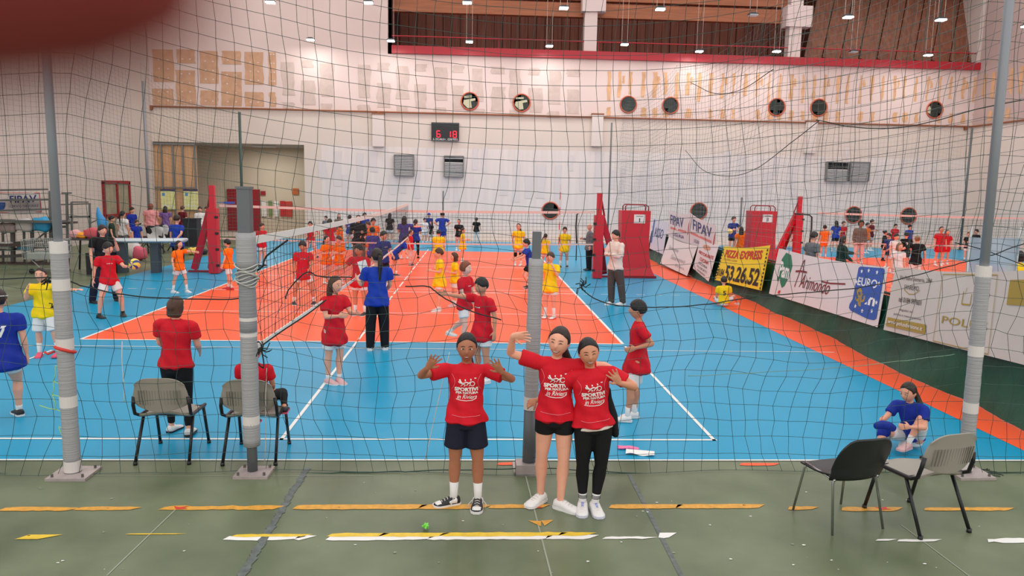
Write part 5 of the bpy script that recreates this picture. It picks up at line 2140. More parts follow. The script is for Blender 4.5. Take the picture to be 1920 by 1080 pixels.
    if cap_:
        b = MB()
        b.ball(Hc+Hm @ V((0, .02*hh, .16*hh)), 1, Hm, 16, 10, fn=lambda d: V((.40*d.x, .48*d.y, .38*max(d.z, -.05)))*hh)
        b.loft([Hc+Hm @ V((0, -.38*hh, .17*hh)), Hc+Hm @ V((0, -.68*hh, .12*hh))], [(.28*hh, .02*hh), (.20*hh, .015*hh)], ref=Hm @ V((1, 0, 0)), n=12)
        link_mesh('cap', remeshed(b, vox*1.1, 1), clothm(cap_), root)
    # ---- face
    Yf = Hm @ V((0, 1, 0))
    away = False

    def onface(u, v, out=.0):
        o_ = Hc+Hm @ V((u*hh, -hh*1.2, v*hh))
        hit = bv.ray_cast(o_, Yf)
        p = hit[0] if hit[0] else Hc+Hm @ V((u*hh, -.36*hh, v*hh))
        return p-Yf*(out*hh)
    f = face or {}
    wr = rot % 360
    showface = (lod < 2) or not (110 < (wr+head[0]) % 360 < 250)
    if showface:
        for sg in (-1, 1):
            c = onface(sg*.135, .030)
            if lod < 2 and f.get('eyes') == 'closed':
                b = MB()
                b.tube([onface(sg*.135+q*.06, .022+.026*(1-q*q), .006) for q in (-1, -.5, 0, .5, 1)], [.005*hh, .012*hh, .015*hh, .012*hh, .005*hh], 5)
                b.build('eye', [mat('lash', (40, 26, 24), .6)], root, smooth=True)
            elif lod < 2:
                b = MB()
                b.ball(c+Yf*.006*hh, (.060*hh, .022*hh, (.030 if f.get('eyes') != 'closed' else .012)*hh), Hm, 12, 8)
                e = b.build('eye', [mat('eye_white', (222, 216, 212), .3)], root, smooth=True)
                b = MB()
                b.ball(c-Yf*.006*hh+V((0, 0, .002*hh)), (.028*hh, .014*hh, (.027 if f.get('eyes') != 'closed' else .011)*hh), Hm, 10, 6)
                b.build('iris', [mat('iris_dark', (40, 26, 20), .2)], e, smooth=True)
                b = MB()
                b.tube([onface(sg*.135+q*.058, .030+.030*(1-q*q)*(1 if f.get('eyes') != 'closed' else .6)-.004, .012) for q in (-1, -.5, 0, .5, 1)], [.004*hh, .007*hh, .008*hh, .007*hh, .004*hh], 5)
                b.build('eyelid', [mat('lash', (40, 26, 24), .6)], e, smooth=True)
            else:
                b = MB()
                b.ball(c, (.048*hh, .012*hh, .022*hh), Hm, 8, 5)
                b.build('eye', [mat('eye_far', (62, 44, 40), .4)], root, smooth=True)
            b = MB()
            b.tube([onface(sg*(.135+q*.075), .122+.014*(1-q*q)-.006*q, .006) for q in (-1, -.3, .4, 1)], [.006*hh, .012*hh, .011*hh, .005*hh], 5)
            b.build('eyebrow', [hairm('dark' if hc in ('black', 'dark') else 'brown')], root, smooth=True)
        mouth = f.get('mouth', 'plain')
        mw_ = {'smile': .13, 'grin': .145, 'open': .095, 'plain': .09}[mouth]
        mzc = -.262
        sml = {'smile': .035, 'grin': .045, 'open': .0, 'plain': .006}[mouth]
        lipm = mat('lip', (178, 92, 84), .45)
        if mouth == 'plain' or lod == 2:
            b = MB()
            b.tube([onface(q*mw_, mzc+sml*q*q, .003) for q in (-1, -.5, 0, .5, 1)], [.006*hh, .015*hh, .017*hh, .015*hh, .006*hh], 6)
            b.build('mouth', [lipm], root, smooth=True)
        else:
            op = {'smile': .05, 'grin': .056, 'open': .06}[mouth]
            b = MB()
            U = [onface(q*mw_, mzc+sml*q*q+op*.45*(1-q*q), .004) for q in (-1, -.6, -.2, .2, .6, 1)]
            Lw = [onface(q*mw_, mzc+sml*q*q-op*(1-q*q), .004) for q in (1, .6, .2, -.2, -.6, -1)]
            b.tube(U+Lw[1:-1], .013*hh, 6, closed=True)
            mo_ = b.build('mouth', [lipm], root, smooth=True)
            b = MB()
            U2 = [onface(q*mw_*.92, mzc+sml*q*q+op*.35*(1-q*q), .008) for q in (-1, -.6, -.2, .2, .6, 1)]
            L2 = [onface(q*mw_*.92, mzc+sml*q*q-op*.85*(1-q*q), .008) for q in (-1, -.6, -.2, .2, .6, 1)]
            for i in range(5):
                b.poly([L2[i], L2[i+1], U2[i+1], U2[i]])
            b.build('mouth_inside', [mat('mouth_dark', (96, 34, 34), .6)], mo_)
            b = MB()
            kk = .25 if mouth != 'open' else .5
            L3_ = [(l*(1-kk)+u*kk)-Yf*.006*hh for l, u in zip(L2, U2)]
            U3 = [u-Yf*.006*hh for u in U2]
            for i in range(5):
                b.poly([L3_[i], L3_[i+1], U3[i+1], U3[i]])
            b.build('teeth', [mat('teeth', (238, 232, 224), .3)], mo_)
    # ---- prints on the shirt
    def onshirt(back):
        dr_ = (fwdT if back else -fwdT)

        def pl(u, v, out=.0025):
            o_ = st(.5)-dr_*.5+(s*(u*(-1 if back else 1)))+T*v
            hit = sbv.ray_cast(o_, dr_)
            p = hit[0] if hit[0] else o_+dr_*.42
            return p-dr_*out
        return pl
    if number:
        pl = onshirt(number[1] == 'back')
        b = MB()
        put_text(b, number[0], number[4] if len(number) > 4 else 0, (number[5] if len(number) > 5 else .02)*h, .055*h*len(number[0]), .085*h, pl, bold=.03)
        b.build('number', [mat('print_'+number[2], CLOTH[number[2]], .6)], so)
    if chest == 'line':
        pl = onshirt(False)
        b = MB()
        for q in range(7):
            u = (-.032+.0105*q)*h
            b.poly([pl(u, .052*h), pl(u+.007*h, .052*h), pl(u+.007*h, .060*h), pl(u, .060*h)])
        b.build('chest_print', [mat('print_white', (238, 238, 234), .5)], so)
    if chest == 'logo':
        pl0 = onshirt(False)
        pl = lambda u, v: pl0(u*h, v*h+.012*h)
        b = MB()
        put_text(b, 'SPORTIVI', 0, .016, .128, .021, pl, bold=.045)
        put_text(b, 'PER NATURA', .004, -.004, .122, .013, pl, bold=.04)
        put_text(b, 'in Riviera', .004, -.026, .108, .024, pl, shear=.35, bold=.005)
        b.build('lettering', [mat('print_white', (238, 238, 234), .5)], so)
        b = MB()

        def tb(P_, r=.0016, closed=False):
            b.tube([pl(u, v) for u, v in P_], r*h*1.3, 5, closed)
        tb([(-.055, -.040), (-.03, -.046), (.0, -.050), (.03, -.047), (.05, -.038)])
        tb([(.033+.012*cos(q), .046+.012*sin(q)) for q in [i*pi/6 for i in range(12)]], .0017, True)
        tb([(-.03, .033), (-.018, .046), (-.005, .040), (-.012, .032)], .002)
        tb([(-.018, .048), (.0, .056), (.014, .050), (.026, .058)], .0028)
        tb([(-.0, .036), (.012, .050), (.022, .046), (.016, .034)], .002)
        tb([(-.036, .070), (-.034, .062), (-.028, .052), (-.02, .048)], .0035)
        tb([(-.040, .060), (-.040, .054), (-.030, .050)], .003)
        for u, v in ((-.006, .066), (.024, .068)):
            tb([(u-.003, v), (u+.003, v)], .0045)
        b.build('cyclist_logo', [mat('print_white', (238, 238, 234), .5)], so, smooth=True)
        b = MB()
        for sg in (-1, 1):
            j = J[0 if sg < 0 else 1]
        pts = []
        for q in range(25):
            a = -pi+pi*q/24*1.0
            pts.append((cos(a)*.080, -.118+.006*sin(a)))
        b.tube([pl(u*.97, v-.012) for u, v in pts], .0019*h, 5)
        b.build('seam_piping', [mat('piping_pink', (226, 110, 120), .6)], so, smooth=True)
        for sg in (-1, 1):
            b = MB()
            b.tube([pl(sg*(.080-.018*sin(pi*i/10)), .095-.085*i/10) for i in range(11)], .0016*h, 5)
            b.build('seam_piping', [MATS['piping_pink']], so, smooth=True)
        b = MB()
        b.poly([pl(.043, .074), pl(.054, .074), pl(.054, .079), pl(.043, .079)])
        b.build('shoulder_mark', [mat('print_white', (238, 238, 234), .5)], so)
    root['_j'] = 0
    del root['_j']
    return root, J, dict(P=P, N=N, Hc=Hc, hh=hh, T=T, s=s, st=st, h=h, Hm=Hm, shirt=so)


def who(px, pyf, pyh, rot, label, Y=None, hgt=None, **kw):
    """a person whose feet the photo shows at (px, pyf) and the top of the head at pyh"""
    g = at(px, pyf) if Y is None else V((at(px, 400, Y=Y).x, Y, 0))
    h = hgt or at(px, pyh, Y=g.y).z
    return person((g.x, g.y, 0), h, rot, label, **kw)
# ================================================================== THE CAST
# the three girls in front of the net
who(872, 946, 620, 0, 'girl in a red printed shirt and navy shorts raising both open hands beside her face', lod=0, sk='tan', hc='black', hair='tail', chest='logo', bottom='navy', shorts_len=.66, bulk=1.06, hem=-.04,
    arms=(((-.85, -.42, -.12), (.32, -.75, .5)), ((.88, -.35, -.25), (-.48, -.75, .5))), hands=(('open', (.55, -.25, .8), (.1, -1, -.2), 1), ('open', (-.55, -.25, .8), (-.1, -1, -.2), -1)),
    legs=(((-.05, .0, -1), (-.02, .02, -1)), ((.08, -.05, -1), (.02, .0, -1))), footyaw=(-72, -5), sock_h=.42, shoes='black', sole='white', shoe_sides='bw', head=(0, 4, 0), face=dict(mouth='open'), hx=.3)
who(1036, 950, 607, -6, 'tall girl in red printed shirt and tight black shorts waving one raised arm', lod=0, sk='fair', hc='dark', hair='tail', hx=.5, chest='logo', bottom='black', bkind='tight_shorts', bulk=.98, hem=-.04,
    lean=(.0, .02), arms=(((-.95, -.1, .30), (.10, -.5, .75)), ((.95, .30, -.05), (.85, -.25, -.45))), hands=(('wave', (.95, -.2, .05), (.1, -1, -.25), 1), ('grip', (.8, -.45, -.45), (-.2, -.6, -.6), 1)),
    legs=(((-.08, .10, -1), (.0, .12, -1)), ((.02, -.05, -1), (-.05, -.02, -1))), footyaw=(-38, 62), socks=None, shoes='white', sole='white', head=(-14, 2, 8), face=dict(mouth='grin', eyes='closed'))
G3 = who(1107, 955, 627, 2, 'girl in a red printed shirt, black leggings and striped socks waving beside her friend', lod=0, sk='mid', hc='black', hair='tail', hx=-.2, chest='logo', bottom='black', bkind='leggings', bulk=1.08, hem=-.02,
    lean=(-.11, .03), arms=(((-.55, .45, -.7), (-.5, .4, -.3)), ((.72, -.35, -.50), (-.75, -.55, .42))), hands=('relax', ('open', (-.55, -.2, .72), (.1, -1, -.1), -1)),
    legs=(((-.02, -.02, -1), (.04, .05, -1)), ((.0, -.05, -1), (-.12, .0, -1))), footyaw=(-12, 4), sock_h=.26, shoes='white', sole='lilac', shoe_sides='blue', head=(-3, 6, -8), face=dict(mouth='grin', eyes='closed'))
# jacket tied round the waist of the third girl
r3, J3, I3 = G3
b = MB()
h3 = I3['h']
b.loft([J3[1]['S']+V((.0, .03, -.10*h3)), I3['st'](.45)+V((.085*h3, .02, 0)), I3['st'](.1)+V((.105*h3, .02, 0)), I3['st'](-.25)+V((.118*h3, .02, 0))], [(.012*h3, .03*h3), (.028*h3, .05*h3), (.034*h3, .055*h3), (.022*h3, .045*h3)], ref=(1, 0, 0), n=14)
link_mesh('jacket', remeshed(b, .006, 2), clothm('black'), r3)
b = MB()
b.loft([I3['st'](-.085), I3['st'](-.03)], [(.112*h3, .083*h3), (.110*h3, .080*h3)], ref=(1, 0, 0), n=24, cap=.1)
link_mesh('undershirt', remeshed(b, .006, 1), clothm('cream'), r3)

# ---- players and coaches near the net
who(1190, 788, 560, -98, 'boy in red shirt standing side-on, hand on hip, near the right sideline', lod=1, hc='black', sk='mid', arms=(((-.42, .1, -1), (-.1, -.2, -1)), ((.22, .62, -.75), (-.12, -.9, -.30))), legs=('stand', ((.05, -.22, -1), (0, -.05, -1))), longshirt=.12, footyaw=(5, -5), shorts_len=.85, head=(-12, 0, 0))
who(336, 812, 556, 176, 'woman in red shirt and black leggings, back turned, behind the empty grey chair', lod=1, hair='bob', hc='brown', sk='fair', bottom='black', bkind='leggings', bulk=1.12, arms=('frontlow', 'frontlow'), legs=(((-.10, .02, -1), (-.12, .25, -1)), ('fwd' and ((.05, -.1, -1), (.02, .0, -1)))), shoes='white', adult=True, hem=-.02, sole='black', head=(-18, 0, 0), lean=(-.03, 0))
hs_ = (at(455, 640, Y=6.95).z-.52)/.49
person((SEATED[0]-.02, SEATED[1]+.02, 0), hs_, 178, 'girl in red shirt seated, back turned, on the chair behind the padded post', lod=1, hair='pony', hc='dark', hairband='taupe', sk='mid', bottom='black', bkind='leggings', z0=.53, arms=('frontlow', 'frontlow'), legs=(((-.45, -.85, .05), (-.25, .75, -.30)), ((.12, -1, -.05), (.05, .25, -1))), shoes='black', sole='pink', hem=-.12, bulk=1.15, head=(0, 10, 0))
who(12, 787, 534, -162, 'child in a blue numbered shirt walking out of the picture at the left edge', lod=1, shirt='royal', hair='bun', hc='dark', hairband='white', sk='fair', bulk=1.25, number=('7', 'back', 'white', 0, .05, .03), legs=(((-.05, -.45, -1), (.0, .05, -1)), ((.28, .35, -1), (.22, .28, -1))), shoes='black', sole='white', sock_h=.18, footyaw=(30, 40), longshirt=.08, shorts_len=.5, adult=False)
who(88, 668, 500, 8, 'girl in yellow shirt and pink shoes, hand over mouth, beside the left pole', lod=1, shirt='yellow', hair='tail', hc='dark', sk='fair', arms=('mouth', ((.92, -.2, -.25), (.85, -.45, .1))), sock_h=.5, shoes='pink', sole='pink', shorts_len=.88, legs=('stand', ((.22, -.15, -1), (.16, .05, -1))), bulk=1.05)
who(208, 594, 450, 40, 'boy in a red shirt and black shoes holding a volleyball in his left hand', lod=1, hc='black', sk='fair', arms=(((-.35, .15, -1), (-.20, -.2, -1)), ((.35, -.7, -.75), (.15, -1, .05))), legs=(((-.28, -.2, -1), (-.12, .15, -1)), ((.30, -.25, -1), (.10, .12, -1))), socks='black', sock_h=.12, shoes='black', sole='black', chest='line', head=(22, 6, 0), footyaw=(15, -10))
pb_ = at(252, 495, Y=at(208, 594).y-.12)
ball(pb_, .105, 'yellow and blue volleyball held out by the boy in red at left', mvy, mvb)
who(197, 566, 418, 50, 'young man in black printed shirt touching his chin behind the boy with ball', lod=1, adult=True, shirt='black', hc='dark', sk='fair', bottom='navy', bkind='trousers', arms=('down', 'mouth'), legs=('wide', 'wide'), shoes='black', sole='black', number=('3', 'front', 'white'), lean=(.03, .0))
who(338, 549, 449, 70, 'girl in orange shirt stretching one arm right towards the left red post', lod=1, shirt='orange', hair='long', hc='dark', sk='fair', arms=(((-.3, .1, -1), (-.2, -.3, -.8)), ((.10, -1, .02), (-.05, -1, -.05))), legs=(((-.05, .25, -1), (-.05, .2, -1)), ((.1, -.3, -1), (.05, -.05, -1))), sock_h=.5, shoes='white')
who(430, 543, 447, -100, 'boy in an orange shirt and red shoes facing left beside the left red post', lod=1, shirt='orange', hc='black', sk='fair', legs=(((-.05, -.2, -1), (0, 0, -1)), ((.05, .2, -1), (0, .15, -1))), shoes='red', sole='red', arms=('down', 'loose'), shorts_len=.8, longshirt=.05)
who(492, 500, 417, 60, 'child in a red shirt half hidden behind the top of the padded grey post', hc='brown', sk='fair', arms=('front', 'front'), shoes='black')
who(570, 571, 448, 8, 'boy in a red shirt looking down seen through the lengthwise volleyball net', lod=1, hc='dark', sk='mid', arms=('down', 'frontlow'), chest='line', shoes='black', legs=('wide', 'wide'), head=(-6, 12, 0), longshirt=.1)
who(675, 591, 456, -14, 'boy in red shirt holding one arm out left beside the woman in blue', lod=1, hc='black', sk='mid', arms=(((-.55, -.25, -.75), (-.95, -.25, -.30)), 'frontlow'), chest='line', shoes='black', legs=('stand', 'stand'), bulk=1.1, longshirt=.1, head=(-10, 6, 0), sock_h=.45)
who(628, 719, 515, 48, 'girl in long red shirt, white shorts and pinkish shoes with hands held together', lod=1, hair='long', hc='brown', sk='fair', arms=(((-.15, -.35, -1), (.35, -1, .15)), ((.15, -.45, -.9), (-.25, -1, .12))), shoes='rose', sole='white', legs=(((-.02, .08, -1), (.03, .08, -1)), ((.0, -.08, -1), (-.05, .03, -1))), longshirt=.22, sock_h=.2, shorts_len=.72, head=(6, 6, 0))
r_, J_, I_ = who(708, 656, 464, 192, 'woman in blue shirt and black trousers with long ponytail holding white paper', lod=1, shirt='blue', hair='pony', hc='dark', sk='fair', bottom='black', bkind='trousers', arms=('frontlow', ((.3, -.25, -1), (.25, -1, .35))), shoes='white', sole='white', adult=False, head=(14, 0, 0), footyaw=(6, -6))
b = MB()
pp = at(682, 504, Y=at(708, 656).y+.12)
b.sheet(lambda u, v: V((-.07+.14*u, .03*v, -.13+.26*v)), 4, 4, .003, (0, 1, 0))
o = b.build('paper_sheet', [mpw], loc=pp)
o.rotation_euler = (0, radians(-18), 0)
tag(o, 'white sheet of paper in the hand of the woman in blue', 'paper')
who(613, 532, 441, 55, 'girl in orange with dark tied hair, left of the orange pair behind the net', shirt='orange', hair='tail', hc='dark', sk='fair', bottom='pinkwhite', arms=('front', 'front'), shorts_len=.9, longshirt=.1)
who(637, 533, 441, -35, 'child in an orange shirt facing left, right of the orange pair behind the net', shirt='orange', hair='short', hc='brown', sk='fair', bottom='pinkwhite', arms=('frontlow', 'front'), shorts_len=.9, longshirt=.1)
who(583, 484, 413, 5, 'boy in a red shirt with hands on hips behind the lengthwise net', hc='black', sk='fair', bottom='pinkwhite', arms=('hip', 'hip'), chest='line', legs=('wide', ((.25, -.1, -1), (.35, .1, -1))), shoes='black', shorts_len=.95)
who(619, 488, 409, 172, 'girl in a red shirt seen from behind with a long dark ponytail behind the net', hair='pony', hc='dark', bottom='pinkwhite', arms=('front', 'front'), bulk=1.1)
who(638, 495, 412, -80, 'child in an orange shirt facing left behind the girl with the long ponytail', shirt='orange', hc='brown', sk='fair', bottom='white', hair='bob', longshirt=.1)
who(612, 456, 404, -20, 'small child in grey far off at the back wall, leftmost of the far group', hc='black', shirt='grey', bottom='black')
who(636, 456, 400, 15, 'girl with long dark hair far off at the back wall', shirt='taupe', hair='long', hc='dark', sk='fair')
who(656, 466, 402, 165, 'child in a blue shirt with a white number on the back in the far group', shirt='blue', hair='tail', hc='dark', number=('5', 'back', 'white'), sk='fair', shoes='black', arms=('reachlow', 'front'))
who(673, 500, 402, 3, 'woman with long black hair, black jacket and grey skirt among the far players', adult=True, shirt='black', sleeve=1.95, bottom='taupe', bkind='trousers', skirt=True, hair='long', hc='black', sk='fair', arms=('front', 'front'), bulk=1.1)
who(684, 462, 398, 20, 'child in blue at the back wall right of the long-haired woman', shirt='blue', hc='dark', hair='short', sk='fair')
who(691, 500, 414, -30, 'child in an orange shirt partly behind the white net band', shirt='orange', hc='brown', sk='fair', arms=('front', 'front'))
who(700, 490, 408, 20, 'boy in an orange shirt, right of the others in orange', shirt='orange', hc='black', sk='fair')
who(699, 515, 425, 205, 'child in violet shirt, back half turned, left of the boy in dark blue', shirt='violet', bottom='navy', hc='black', sk='fair', arms=('front', 'front'), longshirt=.15)
who(719, 540, 432, 48, 'boy in a dark blue shirt with white print looking right behind the woman in blue', shirt='navyblue', bottom='navy', hc='dark', sk='fair', arms=('down', 'frontlow'), chest='line', lod=1)
who(740, 517, 440, 95, 'child in blue bending forward with hands low on the orange court', hgt=1.42, shirt='blue', bottom='navyblue', hc='dark', sk='fair', lean=(0, 1.15), arms=(((-.15, -.75, -.45), (.05, -.85, -.2)), ((.15, -.75, -.45), (-.05, -.85, -.2))), legs=(((-.1, -.35, -1), (0, .30, -1)), ((.2, .05, -1), (.1, .45, -1))), shoes='black', head=(0, -25, 0))
who(731, 456, 399, 170, 'girl all in black at the back wall left of the girl in violet', shirt='black', bottom='white', hair='long', hc='black')
who(758, 486, 404, 178, 'long-haired girl in violet shirt, back turned, at the end of the lengthwise net', shirt='violet', hair='long', hc='dark', bottom='navyblue', bulk=1.1, arms=('out', 'front'), longshirt=.2)
who(770, 498, 430, 80, 'child in a red shirt and pale trousers behind the bending child', hair='tail', hc='brown', sk='fair', bottom='pinkwhite', bkind='trousers', shoes='black')
who(779, 484, 410, 170, 'child in a blue shirt and black leggings with one leg lifted', shirt='blue', bottom='black', bkind='leggings', hc='dark', hair='tail', legs=('stand', ((.25, -.3, -1), (.35, .5, -.5))), arms=('front', 'reachlow'), shoes='black', sole='black')
who(796, 458, 408, 30, 'child in white at the far end of the court beneath the blue cap', shirt='white', hc='dark', bottom='white', arms=('out', 'frontlow'), shoes='black')
who(804, 452, 399, 10, 'child in a blue cap far off at the back wall', shirt='navyblue', hc='dark', bottom='white', cap_='blue')
who(809, 458, 413, -60, 'girl with long hair in a black shirt walking at the far end', shirt='black', hair='long', hc='dark', sk='fair', legs=('fwd', 'back'), shoes='black')
who(829, 466, 400, 178, 'boy with curly hair in a blue shirt seen from behind by the short thin pole', shirt='blue', bottom='blue', hair='curly', hc='black', arms=('hip', 'hip'), hgt=1.6)
who(822, 505, 430, 185, 'boy in a yellow shirt standing back turned beyond the two nearer yellow boys', shirt='yellow', hc='black', sk='fair', bulk=1.2, longshirt=.15)
who(824, 584, 464, -80, 'boy in a yellow shirt facing left in the middle of the orange court', lod=1, shirt='yellow', hc='brown', sk='fair', arms=('down', 'front'), longshirt=.15, sock_h=.2, legs=('stand', ((.05, -.1, -1), (0, 0, -1))))
who(852, 575, 473, -75, 'smaller child in yellow just right of the yellow boy facing left', lod=1, shirt='yellow', hc='brown', hair='bob', sk='fair', arms=('down', 'front'), shoes='rose')
who(860, 470, 410, -15, 'girl in a black shirt with hair tied back far down the court', shirt='black', bottom='pinkwhite', hair='bun', hc='black', sk='fair', arms=('front', 'front'))
who(867, 492, 426, 78, 'girl in yellow with a flying dark ponytail facing right', shirt='yellow', hair='tail', hc='dark', hx=-1.2, sk='fair', arms=('front', 'front'), longshirt=.2)
who(893, 456, 407, 172, 'girl in a black shirt and white trousers at the far right of the back wall', shirt='black', bottom='white', bkind='trousers', hair='braid', hc='black', arms=('loose', 'loose'), shoes='black')
who(870, 650, 488, 62, 'girl with curly reddish hair in a red shirt beside the pointing boy', lod=1, hair='curly', hc='red', sk='pale', arms=('frontlow', 'frontlow'), legs=(((-.1, -.2, -1), (0, .05, -1)), ((.1, .3, -1), (.05, .8, -.6))), chest='line')
who(903, 716, 518, -52, 'boy in red shirt pointing left behind the girl with both hands raised', lod=1, hc='black', sk='mid', arms=(((-.45, -1, .15), (-.3, -1, .20)), ((.25, .2, -1), (.1, -.1, -1))), longshirt=.12, chest='line', head=(0, 4, 0))
who(971, 498, 418, -12, 'girl in a yellow shirt with one black knee pad right of centre', shirt='yellow', hair='pony', hc='brown', hx=.6, sk='fair', bottom='pinkwhite', longshirt=.1, extra=dict(kneepad=(0, 1), padcol='black'))
who(994, 541, 437, -85, 'boy in a blue shirt crouching forward with hands ready, behind the short grey post', hgt=1.42, shirt='blue', hc='black', sk='fair', lean=(0, .25), arms=('reachlow', 'reachlow'), legs=('bent', 'bent'), bottom='black', shoes='black', lod=1)
who(1021, 505, 437, 150, 'child in yellow with a dark braid just right of the short grey post', shirt='yellow', hair='braid', hc='dark', sk='fair', bottom='pinkwhite', hx=1)
who(1030, 597, 471, -28, 'boy in yellow, both hands at his mouth, right of the short grey post', lod=1, shirt='yellow', hc='brown', sk='fair', arms=(((-.2, -.45, -.95), (.35, -.4, 1)), ((.2, -.45, -.95), (-.35, -.4, 1))), longshirt=.12, sock_h=.55, sole='red')
who(1057, 502, 424, -8, 'boy in a yellow shirt and black shoes left of the bald man', shirt='yellow', hc='dark', sk='fair', legs=(((-.12, -.1, -1), (-.05, .1, -1)), ((.1, .1, -1), (.05, .2, -1))), shoes='black', longshirt=.15, sock_h=.6)
who(1104, 507, 419, -85, 'bald man in a grey hooded top and black trousers left of the central red post', adult=True, shirt='grey', sleeve=1.9, hair='bald', hc='grey', sk='fair', bottom='black', bkind='trousers', shoes='black', sole='black', arms=('front', 'down'), bulk=1.15)
who(1151, 572, 430, -62, 'man in white sweater and brown trousers with folded arms beside red padded stand', lod=1, adult=True, shirt='cream', sleeve=1.95, hc='black', sk='fair', bottom='brown', bkind='trousers', arms=('cross', 'cross'), legs=(((-.02, -.05, -1), (0, .05, -1)), ((.10, .2, -1), (.05, .15, -1))), bulk=1.1, hem=-.08)
# child sitting by the barrier
g = at(1357, 575)
person((g.x, g.y, 0), 1.25, 172, 'child in yellow numbered shirt sitting on the floor against the green barrier', lod=1, shirt='yellow', hc='dark', sk='fair', z0=.10, hem=-.02, number=('5', 'back', 'black'), legs=(((-.7, -.7, .45), (-.4, -.5, -.55)), ((.3, -.8, .2), (-.3, -.8, -.25))), arms=('frontlow', 'frontlow'), shoes='white', lean=(.05, .1))
# girl sitting at the right
g = at(1708, 838)
hq = (at(1700, 712, Y=g.y).z-.10)/.475
r_, J_, I_ = person((g.x, g.y, 0), hq, -52, 'girl in blue shirt sitting on the floor with knee pads behind the right chairs', lod=0, voxel=.007, shirt='royal', hair='tail', hx=.6, hc='dark', sk='fair', z0=.10, hem=.0, bulk=.9, lean=(-.05, .22), head=(-12, 16, 0),
    arms=(((-.25, -.8, -.50), (.2, -1, .35)), ((.25, -.65, -.7), (-.5, -.85, .30))), legs=(((-.45, -1, .28), (.25, -.75, -.75)), ((.24, -.55, 1), (-.25, -.40, -1))), extra=dict(kneepad=(0,), padcol='royal'), shoes='rose', sole='rose', sock_h=.3, footyaw=(-30, -10))
b = MB()
m0 = r_.matrix_basis if False else Matrix.Rotation(radians(-52), 4, 'Z')
hp_ = V((g.x, g.y, 0)) + m0 @ ((J_[0]['hand']+J_[1]['hand'])/2+V((-.03, -.06, -.02)))
b.loft([V((-.10, 0, .0)), V((-.04, 0, .015)), V((.04, .0, 0)), V((.09, 0, -.03))], [(.03, .035), (.045, .045), (.042, .045), (.025, .035)], ref=(0, 1, 0), n=14)
o = link_mesh('knee_pad', remeshed(b, .006, 2), clothm('royal'))
o.location = hp_
tag(o, 'loose blue knee pad held by the girl sitting at the right', 'knee pad')
b = MB()
b.loft([V((-.11, .0, .03)), V((0, .0, .08)), V((.13, 0, .02))], [(.03, .025), (.045, .03), (.05, .04)], ref=(0, 1, 0), n=12)
o = link_mesh('white_shoe', remeshed(b, .005, 2), shoem('white'))
pw = at(1690, 828)
o.location = (pw.x, pw.y-.12, .03)
o.rotation_euler = (0, radians(-35), radians(20))
tag(o, 'white trainer lying between the legs of the girl sitting at the right', 'shoe')

# ---- left background
who(335, 505, 399, 165, 'boy in a blue shirt with a hand behind his back by the long white table', shirt='blue', hc='dark', sk='fair', bottom='black', bkind='trousers', arms=('behind', 'down'), shoes='black', sole='black', hgt=1.65, longshirt=.1)
who(283, 480, 384, 178, 'stout woman in a pink top and black trousers seen from behind at the tan partition', adult=True, shirt='pink', hair='bob', hc='red', sk='fair', bottom='black', bkind='trousers', bulk=1.45, arms=('frontlow', 'down'), Y=31.0, hgt=1.72)
who(310, 470, 388, 188, 'woman in a purple top with long dark hair seen from behind', adult=True, shirt='purple', hair='long', hc='dark', sk='fair', bottom='navy', bkind='trousers', Y=31.6, hgt=1.62)
who(342, 470, 391, 150, 'man in a maroon shirt beside the dark waste bin', adult=True, shirt='maroon', hc='brown', sk='fair', bottom='black', bkind='trousers', Y=32, hgt=1.62)
who(375, 470, 392, 20, 'child in a white shirt left of the two in white by the recess', shirt='white', hc='dark', sk='fair', Y=33, hgt=1.58, sleeve=.8)
who(388, 470, 393, -20, 'child in a white shirt right of the two in white, behind the red post', shirt='white', hc='dark', sk='fair', Y=33.4, hgt=1.56)
who(247, 470, 392, 70, 'child in a dark blue shirt standing by the red-framed door', shirt='royal', hc='dark', sk='fair', Y=30, hgt=1.6)
who(229, 480, 404, 160, 'girl in a white shirt with a dark braid sitting among the bags', shirt='white', hair='braid', hc='black', Y=26.5, hgt=1.58, bottom='grey')
who(255, 480, 417, 60, 'child in a blue shirt sitting right of the girl with the braid', shirt='royal', hc='brown', sk='fair', Y=26, hgt=1.30, bottom='black')
who(208, 480, 411, 110, 'child with dark hair in dark green behind the young man in black', shirt='green', hc='black', Y=25.5, hgt=1.45, bottom='black')
for i, (px, py, Y, c, w, lab) in enumerate(((246, 452, 25.4, (220, 214, 214), .5, 'white bag heaped between the people left of the long table'), (228, 449, 25.2, (214, 236, 110), .35, 'lime yellow bundle behind the young man in black'), (216, 460, 24.8, (120, 110, 120), .5, 'grey rucksack under the lime bundle'),
                                       (262, 465, 24.8, (206, 90, 110), .4, 'pink bag beside the long white table'), (182, 444, 25.6, (150, 170, 210), .4, 'pale blue bag behind the dark folding table'), (362, 465, 27, (230, 200, 90), .3, 'small yellow bag on the floor near the left red post'), (378, 468, 27.2, (40, 40, 46), .4, 'black bag on the floor beside the left red post'))):
    p = at(px, py, Y=Y)
    b = MB()
    zz = min(max(p.z, .14), .55)
    b.ball((0, 0, zz*.55), (w/2, .2, zz*.55), nu=14, nv=8, fn=lambda d, w=w, zz=zz: V((math.copysign(abs(d.x)**.6, d.x)*w/2*(1+.12*sin(d.z*6+i)), math.copysign(abs(d.y)**.7, d.y)*.2, math.copysign(abs(d.z)**.6, d.z)*zz*.55*(1+.16*sin(d.x*5+i)))))
    tag(b.build('bag', [mat('heap%d' % i, c, .7, bump=.4, bscale=9)], smooth=True, loc=(p.x, Y, 0.0)), lab, 'bag')

